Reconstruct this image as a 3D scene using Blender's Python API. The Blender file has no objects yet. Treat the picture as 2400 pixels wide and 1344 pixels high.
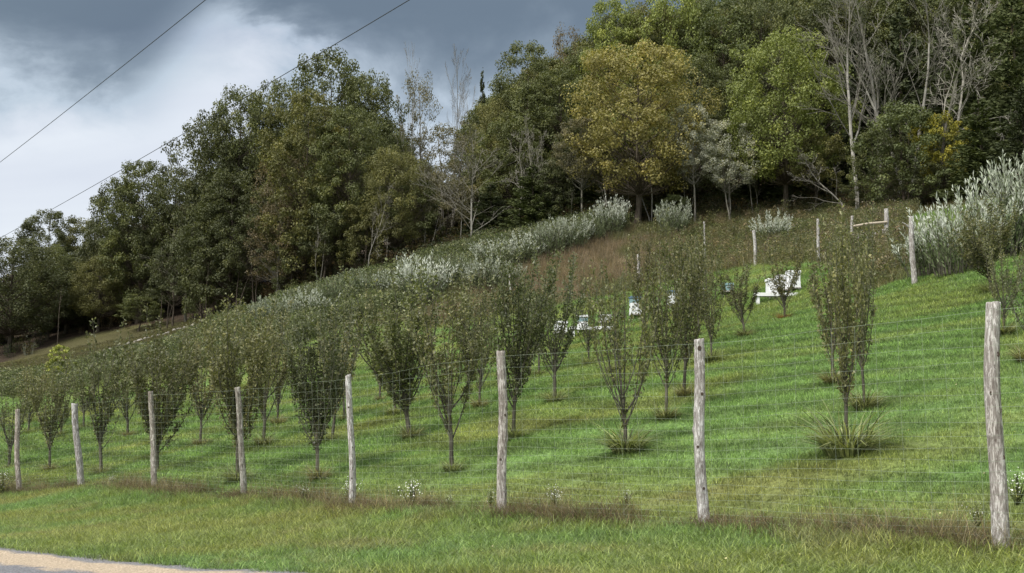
import bpy, math
import numpy as np
from mathutils import Vector

scene = bpy.context.scene
COL = scene.collection

# ------------------------------------------------------------------ camera
FPX, UC, VC = 3000.0, 1200.0, 672.0          # focal length and centre in 2400 px frame
PITCH = math.atan(328.0 / FPX)
CZ = 1.75
cam_data = bpy.data.cameras.new("camera")
cam_data.sensor_width = 36.0
cam_data.lens = 36.0 * FPX / 2400.0
cam_data.clip_start = 0.1
cam_data.clip_end = 9000.0
cam = bpy.data.objects.new("camera", cam_data)
cam.location = (0, 0, CZ)
cam.rotation_euler = (math.pi / 2 + PITCH, 0, 0)
COL.objects.link(cam)
scene.camera = cam

# ------------------------------------------------------------------ exposure
scene.view_settings.view_transform = 'Standard'
scene.view_settings.look = 'None'
scene.view_settings.exposure = 1.48
scene.view_settings.gamma = 1.0
scene.view_settings.use_curve_mapping = False

scene.cycles.max_bounces = 5
scene.cycles.diffuse_bounces = 3
scene.cycles.glossy_bounces = 2
scene.cycles.transmission_bounces = 3

# ------------------------------------------------------------------ sun and sky
SUN_DIR = Vector((-0.50, -0.50, 0.80)).normalized()      # towards the sun
sun_data = bpy.data.lights.new("sun", 'SUN')
sun_data.energy = 1.5
sun_data.angle = math.radians(24)
sun_data.color = (1.0, 0.955, 0.88)
sun = bpy.data.objects.new("sun", sun_data)
sun.rotation_euler = SUN_DIR.to_track_quat('Z', 'Y').to_euler()
sun.location = (-20, -20, 40)
COL.objects.link(sun)


class NT:
    """little node-tree helper"""
    def __init__(self, tree):
        self.t = tree
        self.n = tree.nodes
        self.n.clear()

    def add(self, typ, ins=None, **props):
        nd = self.n.new(typ)
        for k, v in props.items():
            setattr(nd, k, v)
        if ins:
            for k, v in ins.items():
                s = nd.inputs[k]
                if isinstance(v, bpy.types.NodeSocket):
                    self.t.links.new(v, s)
                else:
                    s.default_value = v
        return nd

    def math(self, op, a, b=0.0, c=0.0, clamp=False):
        nd = self.add('ShaderNodeMath', {0: a, 1: b, 2: c}, operation=op, use_clamp=clamp)
        return nd.outputs[0]

    def mix(self, f, a, b, blend='MIX'):
        nd = self.n.new('ShaderNodeMix')
        nd.data_type = 'RGBA'
        nd.blend_type = blend
        for idx, v in ((0, f), (6, a), (7, b)):
            s = nd.inputs[idx]
            if isinstance(v, bpy.types.NodeSocket):
                self.t.links.new(v, s)
            elif idx == 0:
                s.default_value = v
            else:
                s.default_value = tuple(v) + ((1.0,) if len(v) == 3 else ())
        return nd.outputs[2]

    def smooth(self, v, a, b, lo=0.0, hi=1.0):
        nd = self.add('ShaderNodeMapRange', {0: v, 1: a, 2: b, 3: lo, 4: hi}, interpolation_type='SMOOTHSTEP')
        return nd.outputs[0]

    def noise(self, vec, scale, detail=4.0, rough=0.55, dist=0.0):
        nd = self.add('ShaderNodeTexNoise', {'Vector': vec, 'Scale': scale, 'Detail': detail, 'Roughness': rough, 'Distortion': dist})
        return nd.outputs[0]


world = bpy.data.worlds.new("World")
scene.world = world
world.use_nodes = True
W = NT(world.node_tree)
sky = W.add('ShaderNodeTexSky')
sky.sky_type = 'NISHITA'
sky.sun_disc = False
sky.sun_elevation = math.asin(SUN_DIR.z)
sky.sun_rotation = math.atan2(SUN_DIR.x, SUN_DIR.y)
sky.air_density = 1.0
sky.dust_density = 2.0
tc = W.add('ShaderNodeTexCoord')
dirv = W.add('ShaderNodeVectorMath', {0: tc.outputs['Generated']}, operation='NORMALIZE').outputs[0]
sep = W.add('ShaderNodeSeparateXYZ', {0: dirv})
ez = W.math('MAXIMUM', sep.outputs[2], 0.0)
den = W.math('ADD', ez, 0.38)
cx = W.math('DIVIDE', sep.outputs[0], den)
cy = W.math('DIVIDE', sep.outputs[1], den)
cv = W.add('ShaderNodeCombineXYZ', {0: cx, 1: cy, 2: 0.35}).outputs[0]
n1 = W.noise(cv, 4.2, 7.0, 0.56, 0.3)
n2 = W.noise(cv, 1.1, 2.0, 0.5)
cvs = W.add('ShaderNodeCombineXYZ', {0: W.math('MULTIPLY', cx, 0.55), 1: W.math('MULTIPLY', cy, 1.5), 2: 4.7}).outputs[0]
n3 = W.noise(cvs, 3.0, 4.0, 0.5, 0.3)
# the brighter opening in the cloud deck and the deck's lower hem
az = W.math('DIVIDE', sep.outputs[0], W.math('MAXIMUM', sep.outputs[1], 0.05))
ga = W.math('ABSOLUTE', W.math('MULTIPLY_ADD', W.math('SUBTRACT', n1, 0.5), 0.16, W.math('ADD', az, 0.232)))
gap = W.smooth(ga, 0.085, 0.0)
t = W.math('MULTIPLY_ADD', W.math('SUBTRACT', n1, 0.5), 0.21, ez)
t = W.math('MULTIPLY_ADD', W.math('SUBTRACT', n2, 0.5), 0.06, t)
t = W.math('MULTIPLY_ADD', gap, -0.06, t)
dark = W.smooth(t, 0.176, 0.305)
# higher up the deck is broken again
high = W.smooth(ez, 0.42, 0.80)
brk = W.smooth(n2, 0.44, 0.60)
dark = W.math('MULTIPLY', dark, W.math('MULTIPLY_ADD', W.math('MULTIPLY', high, brk), -0.45, 1.0))
ramp = W.add('ShaderNodeValToRGB', {0: dark})
cr = ramp.color_ramp
cr.elements[0].position = 0.0
cr.elements[0].color = (2.85, 3.0, 3.22, 1)
cr.elements[1].position = 1.0
cr.elements[1].color = (0.50, 0.65, 0.81, 1)
e = cr.elements.new(0.45); e.color = (1.9, 2.2, 2.5, 1)
e = cr.elements.new(0.75); e.color = (0.88, 1.08, 1.28, 1)
streak = W.math('MULTIPLY_ADD', W.math('SUBTRACT', n3, 0.5), 0.5, 1.0)
cl = W.add('ShaderNodeVectorMath', {0: ramp.outputs[0], 1: (1, 1, 1)}, operation='MULTIPLY')
st3 = W.add('ShaderNodeCombineXYZ', {0: streak, 1: streak, 2: W.math('MULTIPLY_ADD', W.math('SUBTRACT', streak, 1.0), 0.7, 1.0)})
W.t.links.new(st3.outputs[0], cl.inputs[1])
zen = W.mix(high, cl.outputs[0], (6.4, 6.5, 6.6))        # thin bright cloud towards the zenith
skymix = W.mix(0.92, sky.outputs[0], zen)
bg = W.add('ShaderNodeBackground', {'Color': skymix, 'Strength': 0.1})
wo = W.add('ShaderNodeOutputWorld', {'Surface': bg.outputs[0]})

# ------------------------------------------------------------------ geometry of the place
SP, CP = math.sin(PITCH), math.cos(PITCH)


def at(u, v, Y):
    """photo pixel seen at ground distance Y -> world point"""
    x = (u - UC) / FPX
    y = (VC - v) / FPX
    k = Y / (CP - y * SP)
    return np.array([x * k, Y, CZ + (SP + y * CP) * k])


def proj(X, Y, Z):
    zz = Z - CZ
    d = Y * CP + zz * SP
    up = -Y * SP + zz * CP
    d = np.where(d < 0.5, 0.5, d)
    return UC + FPX * X / d, VC - FPX * up / d


POSTS = [  # base u, v, distance, top u, v
    (2345, 1278, 12.7, 2328, 710), (1653, 1235, 16.4, 1634, 797), (1182, 1205, 18.9, 1172, 824),
    (827, 1193, 23.0, 814, 880), (569, 1167, 27.8, 557, 908), (360, 1148, 31.3, 357, 918),
    (190, 1142, 36.5, 176, 946), (46, 1158, 38.5, 38, 960)]
CTRL_PX = [(u, v, Y) for u, v, Y, _, _ in POSTS] + [
    (2400, 1344, 11.4), (1800, 1344, 12.2), (1200, 1344, 13.2), (640, 1344, 15.0), (0, 1344, 16.6), (0, 1285, 19.8),
    (1985, 1085, 18.0), (1468, 1105, 20.8), (2015, 970, 21.7), (1300, 965, 30.5), (1060, 1115, 24.1), (750, 1130, 26.9),
    (1745, 795, 38.6), (1835, 760, 41.0), (2320, 690, 37.0), (115, 1110, 41.0), (470, 1048, 39.8), (620, 1045, 36.4),
    (300, 1030, 48.0), (960, 1040, 30.0), (2145, 670, 45.0), (2305, 610, 44.0), (1920, 615, 60.0), (1772, 625, 72.0),
    (1650, 605, 84.0), (1495, 662, 84.0), (1830, 697, 54.0), (1380, 780, 57.0), (890, 945, 42.0), (1195, 700, 84.0), (686, 815, 72.0),
    (60, 885, 84.0), (0, 912, 74.0), (250, 835, 94.0), (460, 770, 103.0), (30, 848, 118.0), (150, 800, 124.0), (385, 772, 118.0),
    (485, 752, 114.0), (640, 708, 111.0), (750, 668, 108.0), (860, 642, 106.0), (1100, 592, 104.0), (1300, 545, 104.0),
    (1425, 508, 104.0), (1520, 532, 101.0), (1620, 508, 103.0), (1765, 510, 103.0), (1955, 495, 101.0), (2100, 495, 96.0),
    (2300, 470, 84.0)]
CTRL = [tuple(at(*c)) for c in CTRL_PX]
CTRL += [(-70, 200, 20), (-20, 200, 30), (40, 200, 46), (100, 200, 60), (-110, 150, 6), (120, 100, 32), (70, 60, 17), (45, 20, 6),
         (30, 8, 2.6), (-70, 60, -2.0), (-60, 20, -3.0), (-25, 20, -0.6), (0, 0, 0.05), (0, -30, 0), (40, -30, 2), (-40, -30, -1.5), (-110, 80, -3)]
CTRL = np.array(CTRL)


def _tps_fit(P, z, lam=0.15):
    n = len(P)
    d2 = ((P[:, None] - P[None]) ** 2).sum(2) / 400.0
    K = np.where(d2 > 0, d2 * np.log(np.maximum(d2, 1e-12)), 0) + lam * 0.02 * np.eye(n)
    A = np.zeros((n + 3, n + 3))
    A[:n, :n] = K
    A[:n, n] = 1
    A[:n, n + 1:] = P
    A[n, :n] = 1
    A[n + 1:, :n] = P.T
    return np.linalg.solve(A, np.concatenate([z, np.zeros(3)]))


_W = _tps_fit(CTRL[:, :2], CTRL[:, 2])


def _hash(ix, iy, seed):
    h = (ix.astype(np.int64) * 374761393 + iy.astype(np.int64) * 668265263 + seed * 974711) & 0x7fffffff
    h = ((h ^ (h >> 13)) * 1274126177) & 0x7fffffff
    return ((h ^ (h >> 16)) & 0xffff) / 65535.0


def vnoise(x, y, seed=0):
    ix, iy = np.floor(x), np.floor(y)
    fx, fy = x - ix, y - iy
    fx = fx * fx * (3 - 2 * fx)
    fy = fy * fy * (3 - 2 * fy)
    a = _hash(ix, iy, seed); b = _hash(ix + 1, iy, seed); c = _hash(ix, iy + 1, seed); d = _hash(ix + 1, iy + 1, seed)
    return (a * (1 - fx) + b * fx) * (1 - fy) + (c * (1 - fx) + d * fx) * fy


def fbm(x, y, seed=0, oct=3):
    s, a, tot = 0, 1.0, 0
    for i in range(oct):
        s = s + a * vnoise(x * 2 ** i + 17.3 * i, y * 2 ** i - 9.1 * i, seed + i)
        tot += a
        a *= 0.5
    return s / tot


def terrain(X, Y):
    X = np.atleast_1d(np.asarray(X, float)); Y = np.atleast_1d(np.asarray(Y, float))
    sh = X.shape
    x = np.clip(X.ravel(), -150, 150); y = np.clip(Y.ravel(), -40, 240)
    out = np.empty(len(x))
    n = len(CTRL)
    for i in range(0, len(x), 40000):
        s = slice(i, i + 40000)
        d2 = ((x[s, None] - CTRL[None, :, 0]) ** 2 + (y[s, None] - CTRL[None, :, 1]) ** 2) / 400.0
        out[s] = (d2 * np.log(np.maximum(d2, 1e-12))) @ _W[:n] + _W[n] + _W[n + 1] * x[s] + _W[n + 2] * y[s]
    out += (fbm(x * 0.9, y * 0.9, 5) - 0.5) * 0.06 + (fbm(x * 0.2, y * 0.2, 8) - 0.5) * 0.22 * np.clip((y - 20) / 40, 0, 1)
    return out.reshape(sh)


def tz(x, y):
    return float(terrain(np.array([x]), np.array([y]))[0])


_YS = np.concatenate([np.arange(8, 60, 0.1), np.arange(60, 140, 0.25)])


def hit(u, v):
    """where the line of sight through a photo pixel meets the ground"""
    p = at(u, v, 1.0)
    zr = CZ + (p[2] - CZ) * _YS
    g = terrain(p[0] * _YS, _YS)
    below = np.nonzero(zr <= g)[0]
    i = below[0] if len(below) else len(_YS) - 1
    Y = _YS[i]
    return p[0] * Y, Y, g[i]


def height_to(x, y, z, vtop):
    """height that brings a thing standing at x, y, z up to photo row vtop"""
    yy = (VC - vtop) / FPX
    return CZ + y * (SP + yy * CP) / (CP - yy * SP) - z


# ------------------------------------------------------------------ mesh helpers
def quad_mesh(name, Q, rnd=None, smooth=False, extra=None):
    """Q: (N,4,3) separate quads"""
    N = len(Q)
    me = bpy.data.meshes.new(name)
    me.vertices.add(N * 4)
    me.vertices.foreach_set('co', np.ascontiguousarray(Q, dtype=np.float32).ravel())
    me.loops.add(N * 4)
    me.loops.foreach_set('vertex_index', np.arange(N * 4, dtype=np.int32))
    me.polygons.add(N)
    me.polygons.foreach_set('loop_start', np.arange(0, N * 4, 4, dtype=np.int32))
    if smooth:
        me.polygons.foreach_set('use_smooth', np.ones(N, dtype=bool))
    me.update(calc_edges=True)
    if rnd is not None:
        a = me.attributes.new('rnd', 'FLOAT', 'FACE')
        a.data.foreach_set('value', np.asarray(rnd, dtype=np.float32))
    return me


def grid_mesh(name, V, smooth=True, wrap=False):
    """V: (R,C,3) grid"""
    R, C = V.shape[:2]
    idx = np.arange(R * C).reshape(R, C)
    if wrap:
        nx = np.roll(idx, -1, axis=1)
        F = np.stack([idx[:-1], nx[:-1], nx[1:], idx[1:]], -1).reshape(-1, 4)
    else:
        F = np.stack([idx[:-1, :-1], idx[:-1, 1:], idx[1:, 1:], idx[1:, :-1]], -1).reshape(-1, 4)
    me = bpy.data.meshes.new(name)
    me.vertices.add(R * C)
    me.vertices.foreach_set('co', np.ascontiguousarray(V, dtype=np.float32).ravel())
    me.loops.add(len(F) * 4)
    me.loops.foreach_set('vertex_index', F.astype(np.int32).ravel())
    me.polygons.add(len(F))
    me.polygons.foreach_set('loop_start', np.arange(0, len(F) * 4, 4, dtype=np.int32))
    me.polygons.foreach_set('use_smooth', np.full(len(F), smooth))
    me.update(calc_edges=True)
    return me


def norm(v):
    return v / np.maximum(np.linalg.norm(v, axis=-1, keepdims=True), 1e-9)


def frusta(P0, P1, R0, R1, n=5):
    """independent tapered tubes -> quads"""
    P0 = np.asarray(P0, float); P1 = np.asarray(P1, float)
    R0 = np.asarray(R0, float); R1 = np.asarray(R1, float)
    d = norm(P1 - P0)
    ref = np.where(np.abs(d[:, 2:3]) > 0.9, np.array([[1.0, 0, 0]]), np.array([[0, 0, 1.0]]))
    a = norm(np.cross(d, ref)); b = np.cross(d, a)
    ang = np.arange(n) * 2 * np.pi / n
    ring = a[:, None] * np.cos(ang)[None, :, None] + b[:, None] * np.sin(ang)[None, :, None]
    A = P0[:, None] + ring * R0[:, None, None]
    B = P1[:, None] + ring * R1[:, None, None]
    A2 = np.roll(A, -1, 1); B2 = np.roll(B, -1, 1)
    return np.stack([A, A2, B2, B], 2).reshape(-1, 4, 3)


def polytube(pts, radii, n=5):
    pts = np.asarray(pts, float); radii = np.asarray(radii, float)
    return frusta(pts[:-1], pts[1:], radii[:-1], radii[1:], n)


def leaves(C, A, L, Wd, rng, fold=0.25, nrm=None):
    """diamond leaves at C pointing along A with length L and width Wd; nrm: preferred normal"""
    A = norm(A)
    r = norm(rng.normal(size=C.shape)) if nrm is None else nrm
    S = norm(np.cross(A, r))
    Nn = np.cross(S, A)
    L = np.broadcast_to(L, len(C))[:, None]; Wd = np.broadcast_to(Wd, len(C))[:, None]
    b = C - A * L * 0.5
    t = C + A * L * 0.5 - Nn * L * 0.12
    l = C + S * Wd * 0.5 + Nn * Wd * fold
    r_ = C - S * Wd * 0.5 + Nn * Wd * fold
    return np.stack([b, l, t, r_], 1)


def blades(B, lean, L, Wd, bend, nseg, rng, facing=None):
    """arched grass blades -> quads (N*nseg)"""
    N = len(B)
    L = np.broadcast_to(L, N)[:, None]; Wd = np.broadcast_to(Wd, N)[:, None]; bend = np.broadcast_to(bend, N)[:, None]
    if facing is None:
        a = rng.uniform(0, np.pi, N)
        S = np.stack([np.cos(a), np.sin(a), np.zeros(N)], 1)
    else:
        S = facing
    rows = []
    for k in range(nseg + 1):
        t_ = k / nseg
        c = B + np.array([0, 0, 1.0]) * L * (t_ - 0.55 * bend * t_ * t_) + lean * L * (bend * t_ * t_ * 0.9 + 0.12 * t_)
        w = Wd * (1 - t_ ** 1.6 * 0.9) * 0.5
        rows.append((c - S * w, c + S * w))
    Q = [np.stack([rows[k][0], rows[k][1], rows[k + 1][1], rows[k + 1][0]], 1) for k in range(nseg)]
    return np.concatenate(Q), np.tile(np.arange(N), nseg)


# ------------------------------------------------------------------ object helpers
def obj(name, me, mat=None, parent=None, loc=None, color=None):
    o = bpy.data.objects.new(name, me)
    COL.objects.link(o)
    if mat is not None and not me.materials:
        me.materials.append(mat)
    if parent is not None:
        o.parent = parent
    if loc is not None:
        o.location = loc
    if color is not None:
        o.color = tuple(color) + (1.0,)
    return o


def tag(o, label=None, cat=None, group=None, kind=None):
    if label: o['label'] = label
    if cat: o['category'] = cat
    if group: o['group'] = group
    if kind: o['kind'] = kind
    return o


def empty(name, loc, rz=0.0, scale=(1, 1, 1)):
    o = bpy.data.objects.new(name, None)
    o.empty_display_size = 0.3
    COL.objects.link(o)
    o.location = loc
    o.rotation_euler = (0, 0, rz)
    o.scale = scale
    return o


# ------------------------------------------------------------------ materials
def new_mat(name):
    m = bpy.data.materials.new(name)
    m.use_nodes = True
    return m, NT(m.node_tree)


def surf(nt, shader):
    nt.add('ShaderNodeOutputMaterial', {'Surface': shader})


def leaf_material(name, trans=0.28, rough=0.55, spec=0.25, var=0.75, yellow=0.25, attr='OBJECT'):
    m, n = new_mat(name)
    if attr == 'OBJECT':
        base = n.add('ShaderNodeObjectInfo').outputs['Color']
    else:
        base = n.add('ShaderNodeAttribute', attribute_type='INSTANCER', attribute_name='tint').outputs['Color']
    r = n.add('ShaderNodeAttribute', attribute_type='GEOMETRY', attribute_name='rnd').outputs['Fac']
    k = n.math('MULTIPLY_ADD', r, var, 1.0 - var * 0.5)
    yel = n.mix(n.math('MULTIPLY', n.smooth(r, 0.55, 1.0), yellow), base, n.mix(1.0, base, (1.9, 1.45, 0.7), 'MULTIPLY'))
    kk = n.add('ShaderNodeCombineXYZ', {0: k, 1: k, 2: k}).outputs[0]
    col = n.mix(1.0, yel, kk, 'MULTIPLY')
    p = n.add('ShaderNodeBsdfPrincipled', {'Base Color': col, 'Roughness': rough, 'Specular IOR Level': spec})
    tcol = n.mix(1.0, col, (1.25, 1.3, 0.7), 'MULTIPLY')
    tr = n.add('ShaderNodeBsdfTranslucent', {'Color': tcol})
    mx = n.add('ShaderNodeMixShader', {0: trans, 1: p.outputs[0], 2: tr.outputs[0]})
    surf(n, mx.outputs[0])
    return m


def bark_material(name, c1, c2, scale=3.0, stretch=0.15):
    m, n = new_mat(name)
    tcn = n.add('ShaderNodeTexCoord').outputs['Object']
    mp = n.add('ShaderNodeMapping', {'Vector': tcn, 'Scale': (1, 1, stretch)}).outputs[0]
    nz = n.noise(mp, scale * 4, 5, 0.65)
    rnd = n.add('ShaderNodeObjectInfo').outputs['Random']
    c = n.mix(n.smooth(nz, 0.35, 0.65), c1, c2)
    rk = n.math('MULTIPLY_ADD', rnd, 0.5, 0.75)
    c = n.mix(1.0, c, n.add('ShaderNodeCombineXYZ', {0: rk, 1: rk, 2: rk}).outputs[0], 'MULTIPLY')
    bp = n.add('ShaderNodeBump', {'Height': nz, 'Strength': 0.6, 'Distance': 0.03})
    p = n.add('ShaderNodeBsdfPrincipled', {'Base Color': c, 'Roughness': 0.9, 'Specular IOR Level': 0.1, 'Normal': bp.outputs[0]})
    surf(n, p.outputs[0])
    return m


M = {}
M['leaf'] = leaf_material('forest_leaf')
M['orchard_leaf'] = leaf_material('orchard_leaf', trans=0.22, rough=0.45, spec=0.35, var=0.9)
M['needle'] = leaf_material('needle', trans=0.1, rough=0.7, yellow=0.1)
M['silver_leaf'] = leaf_material('silver_leaf', trans=0.15, rough=0.7, var=0.6, yellow=0.0)
M['blade'] = leaf_material('grass_blade', trans=0.3, rough=0.45, spec=0.4, var=1.1, yellow=0.25, attr='INSTANCER')
M['tuft_blade'] = leaf_material('tuft_blade', trans=0.25, rough=0.6, var=1.5, yellow=0.2)
M['bark_dark'] = bark_material('bark_dark', (0.045, 0.036, 0.028), (0.12, 0.10, 0.08))
M['bark_grey'] = bark_material('bark_grey', (0.115, 0.106, 0.088), (0.26, 0.245, 0.21))
M['bark_pale'] = bark_material('bark_pale', (0.17, 0.158, 0.138), (0.34, 0.325, 0.295))
M['bark_twig'] = bark_material('bark_twig', (0.060, 0.056, 0.042), (0.13, 0.122, 0.096), 8)

# weathered fence timber: silvery grey with pale flaking strips and dark cracks
m, n = new_mat('post_timber')
tcn = n.add('ShaderNodeTexCoord').outputs['Object']
rnd = n.add('ShaderNodeObjectInfo').outputs['Random']
off = n.add('ShaderNodeCombineXYZ', {0: n.math('MULTIPLY', rnd, 31.0), 1: n.math('MULTIPLY', rnd, 17.0), 2: n.math('MULTIPLY', rnd, 9.0)}).outputs[0]
base = n.add('ShaderNodeVectorMath', {0: tcn, 1: off}, operation='ADD').outputs[0]
fib = n.noise(n.add('ShaderNodeMapping', {'Vector': base, 'Scale': (1, 1, 0.07)}).outputs[0], 95, 6, 0.75)
fl = n.noise(n.add('ShaderNodeMapping', {'Vector': base, 'Scale': (1, 1, 0.22)}).outputs[0], 36, 6, 0.7, 0.6)
big = n.noise(n.add('ShaderNodeMapping', {'Vector': base, 'Scale': (1, 1, 0.4)}).outputs[0], 4, 3, 0.5)
c = n.mix(n.smooth(fib, 0.3, 0.7), (0.15, 0.13, 0.117), (0.52, 0.50, 0.485))
c = n.mix(n.math('MULTIPLY', n.smooth(fl, 0.50, 0.58), 0.85), c, (0.76, 0.75, 0.74))
c = n.mix(n.math('MULTIPLY', n.smooth(fl, 0.40, 0.33), 0.7), c, (0.10, 0.078, 0.065))
c = n.mix(n.math('MULTIPLY', n.smooth(big, 0.62, 0.45), 0.45), c, n.mix(1.0, c, (0.55, 0.5, 0.47), 'MULTIPLY'))
bp = n.add('ShaderNodeBump', {'Height': n.math('ADD', fib, fl), 'Strength': 0.7, 'Distance': 0.02})
c = n.mix(1.0, c, n.add('ShaderNodeObjectInfo').outputs['Color'], 'MULTIPLY')
p = n.add('ShaderNodeBsdfPrincipled', {'Base Color': c, 'Roughness': 0.9, 'Specular IOR Level': 0.15, 'Normal': bp.outputs[0]})
surf(n, p.outputs[0])
M['post'] = m


def plain(name, col, rough=0.6, metal=0.0, spec=0.3, dirt=0.15, scale=12.0):
    m, n = new_mat(name)
    tcn = n.add('ShaderNodeTexCoord').outputs['Object']
    nz = n.noise(tcn, scale, 4, 0.6)
    c = n.mix(n.math('MULTIPLY', n.smooth(nz, 0.45, 0.75), dirt * 2), col, tuple(x * 0.55 for x in col))
    p = n.add('ShaderNodeBsdfPrincipled', {'Base Color': c, 'Roughness': rough, 'Metallic': metal, 'Specular IOR Level': spec})
    surf(n, p.outputs[0])
    return m


M['wire'] = plain('galvanised_wire', (0.32, 0.37, 0.28), 0.7, 0.0)
M['cable'] = plain('cable_black', (0.03, 0.03, 0.035), 0.6)
M['hive_white'] = plain('white_paint', (0.80, 0.81, 0.82), 0.5)
M['hive_teal'] = plain('teal_paint', (0.22, 0.34, 0.36), 0.5)
M['hive_blue'] = plain('blue_grey_paint', (0.10, 0.17, 0.25), 0.5)
M['fresh_timber'] = plain('fresh_timber', (0.42, 0.36, 0.28), 0.8)
M['petal'] = plain('white_petal', (0.78, 0.78, 0.74), 0.7)
M['black_plastic'] = plain('black_plastic', (0.02, 0.02, 0.02), 0.5)
M['stone'] = plain('pale_stone', (0.42, 0.39, 0.36), 0.9, dirt=0.3, scale=5)

# ground: colours of the ground cover come from the 'zone' attribute, fine mottling from noise
m, n = new_mat('ground')
zone = n.add('ShaderNodeAttribute', attribute_type='GEOMETRY', attribute_name='zone').outputs['Color']
pos = n.add('ShaderNodeNewGeometry').outputs['Position']
g1 = n.noise(pos, 9.0, 6, 0.7)
g2 = n.noise(pos, 1.3, 4, 0.6)
k = n.math('MULTIPLY_ADD', n.smooth(g1, 0.3, 0.7), 0.75, 0.55)
k = n.math('MULTIPLY', k, n.math('MULTIPLY_ADD', g2, 0.5, 0.75))
c = n.mix(1.0, zone, n.add('ShaderNodeCombineXYZ', {0: k, 1: k, 2: k}).outputs[0], 'MULTIPLY')
bp = n.add('ShaderNodeBump', {'Height': g1, 'Strength': 0.8, 'Distance': 0.08})
p = n.add('ShaderNodeBsdfPrincipled', {'Base Color': c, 'Roughness': 0.95, 'Specular IOR Level': 0.1, 'Normal': bp.outputs[0]})
surf(n, p.outputs[0])
M['ground'] = m


# ------------------------------------------------------------------ zones of the ground
FENCE = [at(u, v, Y) for u, v, Y, _, _ in POSTS]
FX = np.array([12.0, 7.6] + [p_[0] for p_ in FENCE] + [-22.0, -60.0])
FY = np.array([2.0, 8.6] + [p_[1] for p_ in FENCE] + [48.0, 90.0])
BACK_PX = [(2305, 615, 44.0), (2145, 670, 45.0), (1920, 612, 60.0), (1772, 624, 72.0), (1650, 605, 84.0), (1495, 662, 84.0), (1334, 705, 78.0), (1195, 700, 84.0), (686, 815, 72.0)]
EDGE_PX = [(-300, 850, 122), (30, 848, 118), (150, 800, 126), (385, 772, 124), (640, 708, 113), (860, 642, 107), (1100, 592, 104), (1300, 545, 104),
           (1520, 528, 103), (1765, 510, 103), (1955, 495, 101), (2100, 495, 96), (2300, 470, 86), (2700, 430, 70)]
EX, EY = np.array([[at(*e_)[0], at(*e_)[1]] for e_ in EDGE_PX]).T


def fence_side(X, Y):
    """metres behind (+) or in front (-) of the roadside fence, roughly"""
    yf = np.interp(-X, -FX, FY)
    return (Y - yf) * 0.6


def in_poly(u, v, poly):
    poly = np.array(poly, float)
    ins = np.zeros(u.shape, bool)
    j = len(poly) - 1
    for i in range(len(poly)):
        xi, yi = poly[i]; xj, yj = poly[j]
        c_ = ((yi > v) != (yj > v)) & (u < (xj - xi) * (v - yi) / (yj - yi + 1e-12) + xi)
        ins ^= c_
        j = i
    return ins


DRY = [(1120, 668), (1200, 636), (1330, 590), (1460, 548), (1590, 532), (1600, 605), (1510, 665), (1350, 705), (1200, 735), (1100, 760), (1010, 765), (1040, 700)]
BELT = [(-200, 905), (120, 880), (260, 850), (480, 800), (640, 742), (760, 692), (900, 655), (1000, 622), (1120, 592), (1300, 552), (1440, 512), (1480, 545),
        (1330, 590), (1180, 640), (1020, 700), (850, 750), (640, 840), (480, 870), (250, 890), (100, 920), (-200, 960)]
ROUGH = [(1540, 540), (1620, 500), (2140, 480), (2140, 660), (2030, 690), (1960, 640), (1930, 612), (1760, 626), (1500, 664)]

GREEN = np.array([0.140, 0.226, 0.072]); YGREEN = np.array([0.195, 0.225, 0.070]); STRAW = np.array([0.235, 0.200, 0.100])
DKGREEN = np.array([0.108, 0.186, 0.054]); EARTH = np.array([0.050, 0.037, 0.026]); REDDRY = np.array([0.195, 0.152, 0.100])
OLIVE = np.array([0.115, 0.112, 0.046]); FIELD = np.array([0.082, 0.076, 0.036])


def lerp(a, b, t_):
    t_ = np.clip(t_, 0, 1)[:, None]
    return a * (1 - t_) + b * t_


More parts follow.
